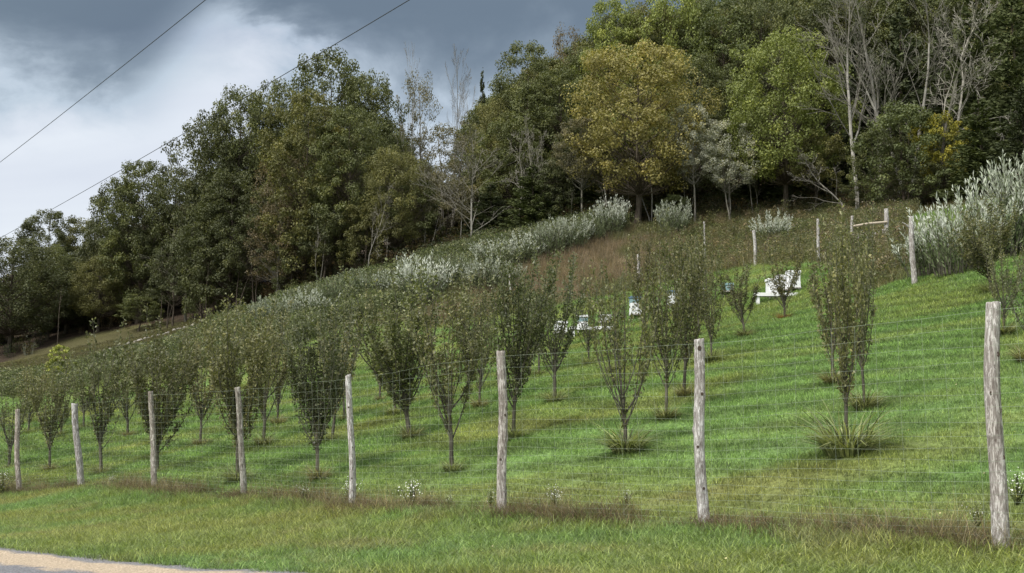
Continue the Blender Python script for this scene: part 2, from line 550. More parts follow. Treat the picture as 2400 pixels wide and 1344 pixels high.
def ground_cover(X, Y, Z):
    """base colour of what grows at each ground point, and zone masks"""
    u, v = proj(X, Y, Z)
    jn = (fbm(X * 0.35, Y * 0.35, 31) - 0.5)
    u2 = u + jn * 90; v2 = v + (fbm(X * 0.4, Y * 0.4, 37) - 0.5) * 34
    s = fence_side(X, Y)
    n_a = fbm(X * 0.25, Y * 0.5, 3, 4); n_b = fbm(X * 0.9, Y * 1.1, 13, 3); n_c = fbm(X * 0.06, Y * 0.42, 23, 3)
    far = np.clip((Y - 30) / 40, 0, 1)
    c_ = lerp(np.broadcast_to(GREEN, (len(X), 3)), DKGREEN, (n_c - 0.45) * 3.0)                      # mown lawn with stripes
    c_ = lerp(c_, YGREEN, (n_a - 0.40) * 2.6 + far * 0.30 - 0.1)
    ph = (Y * 0.75 + X * 1.05 + (fbm(X * 0.12, Y * 0.12, 91, 2) - 0.5) * 5.0) * 2 * np.pi / 1.9   # mower passes
    c_ = c_ * (1.04 + 0.24 * np.sin(ph) * np.clip(fbm(X * 0.1, Y * 0.1, 93, 2) * 2 - 0.15, 0, 1))[:, None]
    near_f = np.exp(-((s - 0.9) / 1.3) ** 2) * np.clip((X + 5) / 6, 0.15, 1)
    c_ = lerp(c_, YGREEN, near_f * 0.75)
    c_ = lerp(c_, STRAW * 0.8, near_f * np.clip((n_b - 0.45) * 1.8, 0, 0.6))
    verge = s < -0.25
    cv_ = lerp(np.broadcast_to(GREEN * 0.98, (len(X), 3)), YGREEN * 0.98, (n_a - 0.33) * 3.0)
    cv_ = lerp(cv_, STRAW, np.clip((n_b - 0.58) * 2.6, 0, 0.45))
    c_[verge] = cv_[verge]
    rough = in_poly(u2, v2, ROUGH) & (Y > 46); belt = in_poly(u2, v2, BELT) & (Y > 50); dry = in_poly(u2, v2, DRY) & (Y > 55)
    edge = np.interp(X, EX, EY) + jn * 3
    wood = Y > edge
    fieldm = (Y > 78) & ~wood & ~belt & ~dry & ~rough
    c_[fieldm] = lerp(np.broadcast_to(FIELD, (fieldm.sum(), 3)), OLIVE, (n_a[fieldm] - 0.4) * 2)
    c_[rough] = lerp(np.broadcast_to(OLIVE, (rough.sum(), 3)), STRAW * 0.75, (n_a[rough] - 0.35) * 2.0)
    c_[belt] = OLIVE * 0.8
    c_[dry] = lerp(np.broadcast_to(REDDRY, (dry.sum(), 3)), STRAW * 0.9, (n_b[dry] - 0.5) * 2)
    c_[wood] = lerp(np.broadcast_to(EARTH, (wood.sum(), 3)), EARTH * 1.9, (n_b[wood] - 0.5) * 2.5)
    return c_, dict(verge=verge, rough=rough, belt=belt, dry=dry, wood=wood, field=fieldm, s=s, u=u, v=v)


# ------------------------------------------------------------------ ground sheet
gx = np.concatenate([[-2500, -1200, -600, -300, -200], np.arange(-150, -40, 2.5), np.arange(-40, -26, 1.0), np.arange(-26, 26, 0.35), np.arange(26, 60, 1.2), np.arange(60, 151, 4), [200, 300, 600, 1200, 2500]])
gy = np.concatenate([[-2500, -1000, -400, -150], np.arange(-60, 6, 3.0), np.arange(6, 50, 0.35), np.arange(50, 130, 0.8), np.arange(130, 241, 4), [300, 450, 800, 1600, 3000]])
GX, GY = np.meshgrid(gx, gy)
GZ = terrain(GX, GY)
me = grid_mesh('ground', np.stack([GX, GY, GZ], -1))
gc, _ = ground_cover(GX.ravel(), GY.ravel(), GZ.ravel())
a = me.color_attributes.new('zone', 'FLOAT_COLOR', 'POINT')
a.data.foreach_set('color', np.concatenate([gc, np.ones((len(gc), 1))], 1).astype(np.float32).ravel())
ground = tag(obj('ground', me, M['ground']), 'grassy hillside rising from the road verge to the wood', None, None, 'structure')

# ------------------------------------------------------------------ road
e0 = at(640, 1344, 15.0); e1 = at(0, 1285, 19.8)
rd = norm((e1 - e0)[None, :2])[0]
rn = np.array([rd[1], -rd[0]])
if np.dot(rn, -e0[:2]) < 0:
    rn = -rn
ss = np.arange(-40, 90, 0.5); ww = np.concatenate([np.arange(-0.6, 2.0, 0.1), np.arange(2.0, 5.4, 0.2)])
S_, W_ = np.meshgrid(ss, ww)
wob = (fbm(S_ * 0.7, S_ * 0 + 3, 41) - 0.5) * 0.55 * np.clip(1 - W_ / 1.2, 0, 1) + (fbm(S_ * 3.0, S_ * 0 + 7, 43) - 0.5) * 0.2 * np.clip(1 - W_ / 0.8, 0, 1)
bow = 0.0022 * np.clip(S_ - 2, 0, 60) ** 2
RX = e0[0] + rd[0] * S_ + rn[0] * (W_ + wob + bow); RY = e0[1] + rd[1] * S_ + rn[1] * (W_ + wob + bow)
RZ = terrain(RX, RY) + 0.05 * np.clip((W_ + 0.6) / 0.9, 0, 1) - 0.012
me = grid_mesh('road', np.stack([RX, RY, RZ], -1))
a = me.attributes.new('across', 'FLOAT', 'POINT')
a.data.foreach_set('value', W_.ravel().astype(np.float32))
m, n = new_mat('road_gravel')
ac = n.add('ShaderNodeAttribute', attribute_type='GEOMETRY', attribute_name='across').outputs['Fac']
pos = n.add('ShaderNodeNewGeometry').outputs['Position']
r1 = n.noise(pos, 30, 6, 0.75); r2 = n.noise(pos, 1.6, 4, 0.6); vor = n.add('ShaderNodeTexVoronoi', {'Vector': pos, 'Scale': 38.0})
acn = n.math('ADD', ac, n.math('MULTIPLY', n.math('SUBTRACT', r2, 0.5), 0.9))
grey = n.mix(n.smooth(r1, 0.3, 0.7), (0.10, 0.10, 0.105), (0.34, 0.33, 0.33))
tan = n.mix(n.smooth(r1, 0.3, 0.7), (0.36, 0.285, 0.20), (0.53, 0.435, 0.325))
c = n.mix(n.smooth(acn, 0.15, 0.35), grey, tan)
c = n.mix(n.smooth(acn, 0.95, 1.15), c, n.mix(0.4, grey, (0.16, 0.17, 0.19)))
vd = n.math('MULTIPLY_ADD', vor.outputs['Distance'], 0.9, 0.6)
c = n.mix(1.0, c, n.add('ShaderNodeCombineXYZ', {0: vd, 1: vd, 2: vd}).outputs[0], 'MULTIPLY')
bp = n.add('ShaderNodeBump', {'Height': n.math('ADD', r1, vor.outputs['Distance']), 'Strength': 0.9, 'Distance': 0.03})
p = n.add('ShaderNodeBsdfPrincipled', {'Base Color': c, 'Roughness': 0.95, 'Specular IOR Level': 0.1, 'Normal': bp.outputs[0]})
surf(n, p.outputs[0])
road = tag(obj('road', me, m), 'gravel road with a sandy tan edge', None, None, 'structure')


def on_road(X, Y):
    dx, dy = X - e0[0], Y - e0[1]
    s_ = dx * rd[0] + dy * rd[1]; w_ = dx * rn[0] + dy * rn[1]
    return (w_ - 0.0022 * np.clip(s_ - 2, 0, 60) ** 2 + (fbm(X * 1.5, Y * 1.5, 47) - 0.5) * 0.5 > 0.0) & (w_ < 5.2)


# ------------------------------------------------------------------ front fence
rngp = np.random.default_rng(21)


def post_mesh(seed, H, R, taper=0.86, rings=64, sides=30, knots=7, slant=0.0):
    rg = np.random.default_rng(seed)
    zz = np.concatenate([np.linspace(-0.25, H, rings)])
    an = np.arange(sides) * 2 * np.pi / sides
    Zg, Ag = np.meshgrid(zz, an, indexing='ij')
    tfrac = np.clip(Zg / H, 0, 1)
    r = R * (1 - (1 - taper) * tfrac)
    r = r * (1 + 0.05 * np.sin(2 * Ag + seed) + 0.035 * np.sin(3 * Ag + 2 * seed + Zg * 0.6))
    r += R * 0.11 * (fbm(Ag * 3.2 / np.pi * 2, Zg * 1.2, seed + 3, 3) - 0.5) * 2
    g = fbm(np.cos(Ag) * 5 + 9, np.sin(Ag) * 5 + Zg * 0.35, seed + 8, 3)
    r -= R * 0.13 * np.clip((g - 0.60) * 8, 0, 1)
    for _ in range(knots):
        kz, ka, ks = rg.uniform(0.2, H * 0.95), rg.uniform(0, 2 * np.pi), rg.uniform(0.018, 0.032)
        da = np.angle(np.exp(1j * (Ag - ka))) * R
        r += rg.uniform(0.008, 0.02) * np.exp(-(da ** 2 + ((Zg - kz) * 0.8) ** 2) / (2 * ks ** 2))
    bx = 0.025 * np.sin(Zg * 1.3 + seed) + 0.012 * np.sin(Zg * 3.1 + seed * 2)
    by = 0.02 * np.sin(Zg * 1.1 + seed * 1.7)
    V = np.stack([bx + r * np.cos(Ag), by + r * np.sin(Ag), Zg], -1)
    V[-1, :, 2] += slant * V[-1, :, 0] + (fbm(an * 3, an * 0 + 1, seed) - 0.5) * 0.02
    top = V[-1]
    cap1 = top * 0.93 + top.mean(0) * 0.07 + np.array([0, 0, 0.006])
    cap2 = np.repeat(top.mean(0, keepdims=True), sides, 0) + np.array([0, 0, 0.004]) + (top - top.mean(0)) * 0.02
    V = np.concatenate([V, cap1[None], cap2[None]], 0)
    return grid_mesh('fence_post', V, True, True)


POST_LABELS = [
    "thick weathered post with flaking pale bark at the right edge, largest fence post",
    "pale grey post with a knot hole near its top, second from the right edge",
    "blotchy brown and grey bark post near the middle of the roadside fence",
    "slim pale grey post leaning left beside the dense dark vase-shaped tree",
    "slender grey-brown post fifth from the right in the roadside fence",
    "upright grey post standing in front of the wide dense round fruit tree",
    "thick grey post leaning left with brown weeds heaped at its foot",
    "brownish grey post at the left end of the roadside fence"]
PR = [0.083, 0.076, 0.080, 0.062, 0.066, 0.070, 0.098, 0.082]
for i, (u, v, Y, ut, vt) in enumerate(POSTS):
    x, y, _z = FENCE[i]
    z = tz(x, y)
    H = height_to(x, y, z, vt)
    o = obj('fence_post', post_mesh(i + 3, H, PR[i], 0.86 if i else 0.80, knots=4 + (i * 3) % 8, slant=[0, .1, -.05, .3, .1, 0, -.25, .1][i]), M['post'], loc=(x, y, z))
    o.rotation_euler = (rngp.uniform(-0.01, 0.01), math.atan2(at(ut, vt, y)[0] - x, H), 0)
    o.color = [(1, .98, .95, 1), (1.12, 1.12, 1.12, 1), (.86, .82, .78, 1), (1.15, 1.16, 1.16, 1), (.78, .76, .70, 1), (.80, .76, .70, 1), (.92, .92, .94, 1), (.86, .80, .74, 1)][i]
    tag(o, POST_LABELS[i], 'fence post', 'posts of the roadside fence')

# knots and the knot hole on the nearer posts
M['knot'] = plain('knot_wood', (0.075, 0.055, 0.042), 0.9, dirt=0.4, scale=60)
KN = [a_ for a_ in np.linspace(0, 2 * np.pi, 13)[:-1]]
kv = np.array([[[0.0, 0.006, 0.0]] * 12, [[0.55 * math.cos(a_), -0.10, 0.55 * math.sin(a_)] for a_ in KN], [[math.cos(a_), -0.55, math.sin(a_)] for a_ in KN], [[1.35 * math.cos(a_), 0.35, 1.35 * math.sin(a_)] for a_ in KN]])
knot_me = grid_mesh('knot', kv, True, True)
fp = [o for o in COL.objects if o.name.startswith('fence_post')]
for pi_, specs in ((0, [(0.78, 0.035, 0.016), (0.55, 0.05, 0.015), (0.36, 0.045, 0.014), (0.62, -0.03, 0.012)]), (1, [(0.945, -0.012, 0.020), (0.70, 0.02, 0.014), (0.42, -0.02, 0.012), (0.20, 0.02, 0.012)]),
                   (2, [(0.6, 0.02, 0.012), (0.33, -0.02, 0.012)]), (3, [(0.75, -0.01, 0.011), (0.45, 0.015, 0.011), (0.22, 0.0, 0.011)])):
    V_ = np.array([v_.co for v_ in fp[pi_].data.vertices])
    for zf, kx, ks in specs:
        Hp = V_[:, 2].max()
        d_ = np.abs(V_[:, 2] - zf * Hp) * 0.6 + np.abs(V_[:, 0] - V_[np.abs(V_[:, 2] - zf * Hp) < 0.06][:, 0].mean() - kx) + np.where(V_[:, 1] < V_[np.abs(V_[:, 2] - zf * Hp) < 0.06][:, 1].mean(), 0, 9)
        c0 = V_[d_.argmin()]
        o = obj('knot', knot_me, M['knot'], fp[pi_], loc=(c0[0], c0[1] - 0.001, zf * Hp))
        o.scale = (ks, ks * 0.5, ks * 1.25)

# netting: graduated woven wire, each line wire and each stay its own part
netting = tag(empty('wire_netting', (FENCE[2][0], FENCE[2][1], FENCE[2][2])), "tall woven wire netting stretched along the roadside posts", 'wire fence')
nx = np.concatenate([[7.4], [p_[0] for p_ in FENCE], [-21.0]]); ny = np.concatenate([[9.0], [p_[1] for p_ in FENCE], [47.5]])
noff = np.array([-0.82, -0.57])
nx = nx + noff[0] * 0.085; ny = ny + noff[1] * 0.085
nzb = np.array([tz(a_, b_) for a_, b_ in zip(nx, ny)]) + 0.04
gaps = np.array([3, 3, 3.4, 3.6, 4, 4, 4.5, 4.5, 5, 5, 5.5, 5.5, 6, 6, 6.5, 6.5, 7, 7, 7.0]); hh = np.concatenate([[0], np.cumsum(gaps)]); hh = hh / hh[-1] * 2.26
rgw = np.random.default_rng(5)
cum = np.concatenate([[0], np.cumsum(np.hypot(np.diff(nx), np.diff(ny)))])
NO = np.array(netting.location)


def net_pt(s_, h_, k_):
    x_ = np.interp(s_, cum, nx); y_ = np.interp(s_, cum, ny); z_ = np.interp(s_, cum, nzb)
    sag = 0.02 * np.sin(s_ * 1.9 + k_ * 1.3) * np.sin(s_ * 0.53 + k_)
    bul = 0.035 * np.sin(s_ * 0.9 + 1.0) * np.sin(h_ * 1.4)
    lean = -0.035 * h_
    return np.stack([x_ + bul * noff[0] + lean, y_ + bul * noff[1], z_ + h_ + sag], -1)


sl = np.arange(0, cum[-1], 0.4)
for k_, h_ in enumerate(hh):
    pts = net_pt(sl, np.full(len(sl), h_), k_) - NO
    rr = 0.0013 if k_ in (0, len(hh) - 1) else 0.00105
    obj('line_wire', quad_mesh('line_wire', polytube(pts, np.full(len(pts), rr), 4)), M['wire'], netting)
for s_ in np.arange(0.1, cum[-1], 0.305):
    h_ = np.linspace(0, 2.26, 9)
    pts = net_pt(s_ + 0.02 * np.sin(h_ * 2 + s_) + 0.015 * h_ * rgw.normal(), h_, 3) - NO
    obj('stay_wire', quad_mesh('stay_wire', polytube(pts, np.full(9, 0.0011), 4)), M['wire'], netting)

# ------------------------------------------------------------------ plant meshes
def decid_meshes(seed, H=16.0, R=5.0, t0=0.22, nclump=170, per=75, leaf=0.30, fill=0.5, trunk_r=0.24, lumps=0.25, peak=0.42, lean=0.0, stems=1):
    """broadleaf tree: limbs reaching to leaf clumps spread through the crown"""
    rg = np.random.default_rng(seed)
    s = rg.uniform(0, 1, nclump * 3)
    env = np.sqrt(np.maximum(0.02, 1 - ((s - peak) / np.where(s > peak, 1.02 - peak, peak + 0.18)) ** 2))
    keep = rg.uniform(0, 1, len(s)) < env
    s = s[keep][:nclump]; env = env[keep][:nclump]
    nC = len(s)
    ang = rg.uniform(0, 2 * np.pi, nC)
    lump = 1 + lumps * (np.sin(3 * ang + 5 * s + seed) + np.sin(5 * ang - 9 * s + 2 * seed)) * 0.5
    rad = R * env * lump * np.sqrt(rg.uniform(fill * fill, 1, nC))
    zc = H * (t0 + (1 - t0) * s)
    lx = lean * zc
    C = np.stack([rad * np.cos(ang) + lx, rad * np.sin(ang), zc], 1)
    C[:, 2] = np.minimum(C[:, 2], H * 0.965)
    cr_ = R * 0.172 * rg.uniform(0.65, 1.35, nC)
    # limbs
    quads = []
    nt_ = 10
    tops = []
    for k_ in range(stems):
        a0 = rg.uniform(0, 6.28)
        zt = np.linspace(-0.4, H * 0.9, nt_)
        sp_ = (0.0 if stems == 1 else 0.10) * zt
        wob_ = np.cumsum(rg.normal(0, 0.10, (nt_, 2)), 0) * H / 16
        wob_ -= wob_[0]
        tp = np.stack([wob_[:, 0] + lean * zt + sp_ * np.cos(a0) + (0.2 * np.cos(a0) if stems > 1 else 0), wob_[:, 1] + sp_ * np.sin(a0) + (0.2 * np.sin(a0) if stems > 1 else 0), zt], 1)
        tr_ = trunk_r * (1 - 0.88 * np.linspace(0, 1, nt_) ** 0.9) * (1.0 if stems == 1 else 0.75)
        tr_[0] *= 1.45; tr_[1] *= 1.12
        tops.append((tp, tr_))
        quads.append(polytube(tp, tr_, 8))
    for i in range(nC):
        if rg.uniform() > 0.75:
            continue
        tp, tr_ = tops[rg.integers(stems)]
        zs = max(H * t0 * 0.75, C[i, 2] - rg.uniform(0.45, 1.0) * np.hypot(C[i, 0], C[i, 1]) - 0.3)
        f = np.interp(zs, tp[:, 2], np.arange(nt_)); k_ = int(min(f, nt_ - 2)); ff = f - k_
        p0 = tp[k_] * (1 - ff) + tp[k_ + 1] * ff
        r0 = (tr_[k_] * (1 - ff) + tr_[k_ + 1] * ff) * rg.uniform(0.22, 0.42)
        p1 = p0 * 0.5 + C[i] * 0.5 + np.array([0, 0, -0.06 * np.linalg.norm(C[i] - p0)]) + rg.normal(0, 0.12, 3)
        quads.append(polytube([p0, p0 * 0.72 + p1 * 0.28 + rg.normal(0, 0.05, 3), p1, p1 * 0.4 + C[i] * 0.6 + rg.normal(0, 0.06, 3), C[i]], [r0, r0 * 0.8, r0 * 0.5, r0 * 0.3, 0.012], 4))
    trunk = quad_mesh('trunk', np.concatenate(quads), smooth=True)
    ci = np.repeat(np.arange(nC), per)
    d = norm(rg.normal(size=(len(ci), 3)))
    d[:, 2] *= 0.72
    rr = cr_[ci] * rg.uniform(0.25, 1.0, len(ci)) ** 0.6
    Pn = C[ci] + d * rr[:, None]
    up = np.array([0, 0, 1.0])
    nr = norm(d * 0.7 + up * 0.7 + rg.normal(0, 0.45, d.shape))
    A = norm(np.cross(nr, norm(rg.normal(size=d.shape))) + np.array([0, 0, -0.25]))
    L = leaf * rg.uniform(0.6, 1.25, len(ci))
    Q = leaves(Pn, A, L, L * 0.72, rg, 0.12, nr)
    rnd_ = np.clip(0.5 + rg.normal(0, 0.16, nC)[ci] + rg.normal(0, 0.17, len(ci)), 0, 1)
    crown = quad_mesh('crown', Q, rnd_)
    return trunk, crown, H, R


def bare_meshes(seed, H=13.0, spread=0.55, trunk_r=0.2, levels=4, kids=9, minr=0.011, crook=0.10, first=0.28, stems=1, leafy=0):
    rg = np.random.default_rng(seed)
    S0, S1, Ra, Rb = [], [], [], []
    tips = []

    def grow(p, d, L, r, lev):
        ns = 8 if lev == 0 else (5 if lev < 3 else 3)
        pts = [p]; rs = [r]
        for k_ in range(ns):
            d = d + rg.normal(0, crook * (1 + 0.5 * lev), 3)
            d[2] += 0.05 if lev else 0.03
            d = d / np.linalg.norm(d)
            p = p + d * L / ns
            pts.append(p); rs.append(max(minr, r * (1 - 0.85 * (k_ + 1) / ns)))
        for k_ in range(ns):
            S0.append(pts[k_]); S1.append(pts[k_ + 1]); Ra.append(rs[k_]); Rb.append(rs[k_ + 1])
        tips.append(p)
        if lev >= levels - 1:
            return
        nk = kids + rg.integers(0, 4) if lev == 0 else rg.integers(4, 7)
        f0 = first if lev == 0 else 0.25
        for j in range(nk):
            f = f0 + (0.97 - f0) * (j + rg.uniform(0, 0.9)) / nk
            g = f * ns; k_ = int(min(g, ns - 1)); q = pts[k_] * (1 - (g - k_)) + pts[k_ + 1] * (g - k_)
            ax = norm((pts[k_ + 1] - pts[k_])[None])[0]
            rv = rg.normal(size=3); rv -= ax * rv.dot(ax); rv /= np.linalg.norm(rv)
            opn = spread * rg.uniform(0.7, 1.4) * (1.15 - 0.4 * f)
            dd = ax * math.cos(opn) + rv * math.sin(opn)
            grow(q, dd, L * (1.08 - 0.72 * f) * rg.uniform(0.4, 0.62), max(minr, (rs[k_] * (1 - g + k_) + rs[k_ + 1] * (g - k_)) * rg.uniform(0.4, 0.62)), lev + 1)

    for k_ in range(stems):
        a0 = rg.uniform(0, 6.28)
        t_ = 0.0 if stems == 1 else 0.16
        grow(np.array([0.12 * math.cos(a0) * (stems > 1), 0.12 * math.sin(a0) * (stems > 1), -0.3]), norm(np.array([[math.cos(a0) * t_, math.sin(a0) * t_, 1.0]]))[0], H * 0.86 * (1 if k_ == 0 else rg.uniform(0.7, 0.95)), trunk_r, 0)
    S0 = np.array(S0); S1 = np.array(S1); Ra = np.array(Ra); Rb = np.array(Rb)
    thick = Ra > 0.05
    qs = [frusta(S0[thick], S1[thick], Ra[thick], Rb[thick], 7)]
    tr = quad_mesh('trunk', np.concatenate(qs), smooth=True)
    tw = quad_mesh('twigs', frusta(S0[~thick], S1[~thick], Ra[~thick], Rb[~thick], 3))
    Hh = float(S1[:, 2].max()); Rr = float(np.percentile(np.hypot(S1[:, 0], S1[:, 1]), 96))
    lf = None
    if leafy:
        T = np.array(tips)
        ci = rg.integers(0, len(T), leafy)
        Pn = T[ci] + rg.normal(0, 0.28, (leafy, 3))
        lf = quad_mesh('leaves', leaves(Pn, rg.normal(size=(leafy, 3)), rg.uniform(0.12, 0.26, leafy), 0.14, rg), rg.uniform(0, 1, leafy))
    return tr, tw, Hh, Rr, lf


def conifer_meshes(seed, H=9.0, R=2.2, n=9000, t0=0.05, ragged=0.25):
    rg = np.random.default_rng(seed)
    zt = np.linspace(-0.3, H, 9)
    trunk = quad_mesh('trunk', polytube(np.stack([0.04 * np.sin(zt), 0.05 * np.cos(zt * 0.8), zt], 1), 0.16 * (1 - np.linspace(0, 0.93, 9)), 7), smooth=True)
    nb = 210
    s = rg.uniform(0, 1, nb) ** 1.25
    ang = rg.uniform(0, 2 * np.pi, nb)
    bl = R * (1 - s) ** 0.75 * rg.uniform(1 - ragged * 1.6, 1.0 + ragged * 0.5, nb) + 0.15
    zb = H * (t0 + (1 - t0) * s)
    bi = rg.choice(nb, n, p=bl / bl.sum())
    f = rg.uniform(0.12, 1, n) ** 0.75
    sidew = rg.normal(0, 0.17, n) * bl[bi] * (1.1 - f)
    rise = 0.10 - 0.28 * (1 - s[bi])
    ca, sa = np.cos(ang[bi]), np.sin(ang[bi])
    r = f * bl[bi]
    Pn = np.stack([ca * r - sa * sidew, sa * r + ca * sidew, zb[bi] + rise * r + rg.normal(0, 0.10, n) + 0.12 * r * r / R], 1)
    A = np.stack([ca - sa * rg.normal(0, 0.6, n), sa + ca * rg.normal(0, 0.6, n), rg.normal(0.1, 0.35, n)], 1)
    Q = leaves(Pn, A, rg.uniform(0.22, 0.42, n), rg.uniform(0.08, 0.15, n), rg, 0.1)
    tips = np.stack([ca * r, sa * r, zb[bi]], 1)
    crown = quad_mesh('crown', Q, np.clip(0.2 + 0.5 * f + rg.normal(0, 0.2, n), 0, 1))
    return trunk, crown, H, R


def orchard_meshes(seed, H=3.1, R=0.62, nst=20, per=190, trunk_h=0.55, trunk_r=0.032, side=2, vase=1.0, leaf=0.057, bottom=0.12, stray=0):
    """young upright fruit tree: short trunk, many steep stems with leaves all along"""
    rg = np.random.default_rng(seed)
    q = []
    zt = np.linspace(-0.1, trunk_h, 5)
    tp = np.stack([np.cumsum(rg.normal(0, 0.012, 5)), np.cumsum(rg.normal(0, 0.012, 5)), zt], 1)
    tp[:, :2] -= tp[0, :2]
    q.append(polytube(tp, trunk_r * np.array([1.35, 1.1, 1.0, 0.95, 0.9]), 8))
    Cs, As = [], []
    per = int(per * 0.98)

    def stem(p0, a0, tilt, L, r, leaves_n, f0):
        ns = 8
        d = np.array([math.cos(a0) * math.sin(tilt), math.sin(a0) * math.sin(tilt), math.cos(tilt)])
        pts = [p0]; p = p0.copy()
        for k_ in range(ns):
            d = d + rg.normal(0, 0.05, 3) + np.array([0, 0, 0.24 * tilt])
            d /= np.linalg.norm(d)
            p = p + d * L / ns
            pts.append(p.copy())
        pts = np.array(pts)
        q.append(polytube(pts, np.maximum(0.0025, r * (1 - np.linspace(0, 0.9, ns + 1))), 4))
        f = rg.uniform(f0, 1.0, leaves_n) * ns
        k_ = np.minimum(f.astype(int), ns - 1)
        base = pts[k_] + (pts[k_ + 1] - pts[k_]) * (f - k_)[:, None]
        ax = norm(pts[k_ + 1] - pts[k_])
        rv = norm(rg.normal(size=base.shape))
        A = norm(ax * 0.55 + rv * 0.95)
        Cs.append(base + A * rg.uniform(0.03, 0.085, leaves_n)[:, None]); As.append(A)
        return pts

    for i in range(nst):
        f = rg.uniform(0.45, 1.0)
        k_ = f * 4
        p0 = tp[int(min(k_, 3))] * (1 - (k_ - int(min(k_, 3)))) + tp[int(min(k_, 3)) + 1] * (k_ - int(min(k_, 3)))
        a0 = i * 2.399 + rg.uniform(-0.4, 0.4)
        L = (H - p0[2]) * rg.uniform(0.62, 1.0)
        fo_ = math.sqrt(rg.uniform(0.02, 1.0))
        L *= 1.05 - rg.uniform(0.3, 0.62) * fo_ * fo_
        tilt = math.atan2(R * fo_ * 1.9 * vase, L * 0.72)
        pts = stem(p0, a0, tilt, L / max(0.9, math.cos(tilt * 0.75)), trunk_r * rg.uniform(0.28, 0.5), per, bottom)
        for j in range(side):
            kk = rg.integers(2, 7)
            stem(pts[kk], rg.uniform(0, 6.28), rg.uniform(0.25, 0.8), L * rg.uniform(0.12, 0.3), 0.006, int(per * 0.28), 0.1)
    for j in range(5):                          # leafy sprigs low on the trunk
        zf = rg.uniform(0.4, 1.0) * 4
        k_ = int(min(zf, 3)); p0 = tp[k_] * (1 - zf + k_) + tp[k_ + 1] * (zf - k_)
        stem(p0, rg.uniform(0, 6.28), rg.uniform(0.2, 0.7), rg.uniform(0.15, 0.4), 0.006, 22, 0.05)
    for j in range(stray):                      # low side branches, bare but for a few leaves at the end
        zf = rg.uniform(0.55, 1.0) * 4
        k_ = int(min(zf, 3)); p0 = tp[k_] * (1 - zf + k_) + tp[k_ + 1] * (zf - k_)
        stem(p0, rg.uniform(0, 6.28), rg.uniform(0.7, 1.15), R * rg.uniform(1.2, 2.2), 0.009, int(rg.integers(8, 26)), 0.55)
    trunk = quad_mesh('trunk', np.concatenate(q), smooth=True)
    C = np.concatenate(Cs); A = np.concatenate(As)
    L = leaf * rg.uniform(0.6, 1.25, len(C))
    crown = quad_mesh('crown', leaves(C, A, L, L * 0.55, rg, 0.15), np.clip(rg.normal(0.5, 0.22, len(C)), 0, 1))
    return trunk, crown, float(np.percentile(C[:, 2], 97.0)), float(np.percentile(np.hypot(C[:, 0], C[:, 1]), 93))


def make_thing(name, meshes, x, y, z, H, Rw, label, cat, group, color, bark, leafmat, rz, crownname='crown'):
    sx = Rw / meshes[3]; sz = H / meshes[2]
    t_ = tag(empty(name, (x, y, z), rz, (sx, sx, sz)), label, cat, group)
    obj('trunk', meshes[0], bark, t_)
    obj(crownname, meshes[1], leafmat, t_, color=color)
    return t_


# ------------------------------------------------------------------ orchard
OR = {
    'dense': [orchard_meshes(101, R=0.72, nst=28, per=170, trunk_h=0.95, bottom=0.05, stray=3), orchard_meshes(102, R=0.66, nst=24, per=180, trunk_h=1.05, bottom=0.08, stray=4), orchard_meshes(103, R=0.6, nst=24, per=170, trunk_h=0.8, bottom=0.1, stray=3)],
    'mid': [orchard_meshes(111, R=0.6, nst=14, per=150, trunk_h=0.95, stray=3), orchard_meshes(112, R=0.62, nst=17, per=130, trunk_h=1.1, side=3, stray=4), orchard_meshes(113, R=0.55, nst=13, per=160, trunk_h=0.8, stray=2), orchard_meshes(114, R=0.6, nst=12, per=160, trunk_h=1.0, side=3, stray=5, bottom=0.25), orchard_meshes(115, R=0.62, nst=15, per=125, trunk_h=0.7, side=2, stray=3, bottom=0.2)],
    'open': [orchard_meshes(121, R=0.95, nst=13, per=90, trunk_h=0.75, side=3, trunk_r=0.036, vase=1.1, bottom=0.35, stray=5), orchard_meshes(122, R=0.7, nst=12, per=100, trunk_h=0.8, side=3, bottom=0.3, stray=5)],
    'slim': [orchard_meshes(131, R=0.45, nst=14, per=150, trunk_h=1.2, side=2, trunk_r=0.034, vase=0.8, bottom=0.1, stray=5), orchard_meshes(132, R=0.42, nst=12, per=150, trunk_h=0.85, vase=0.8, stray=2)],
}
OL = [(0.152, 0.158, 0.076), (0.138, 0.150, 0.069), (0.168, 0.170, 0.085), (0.118, 0.127, 0.061)]
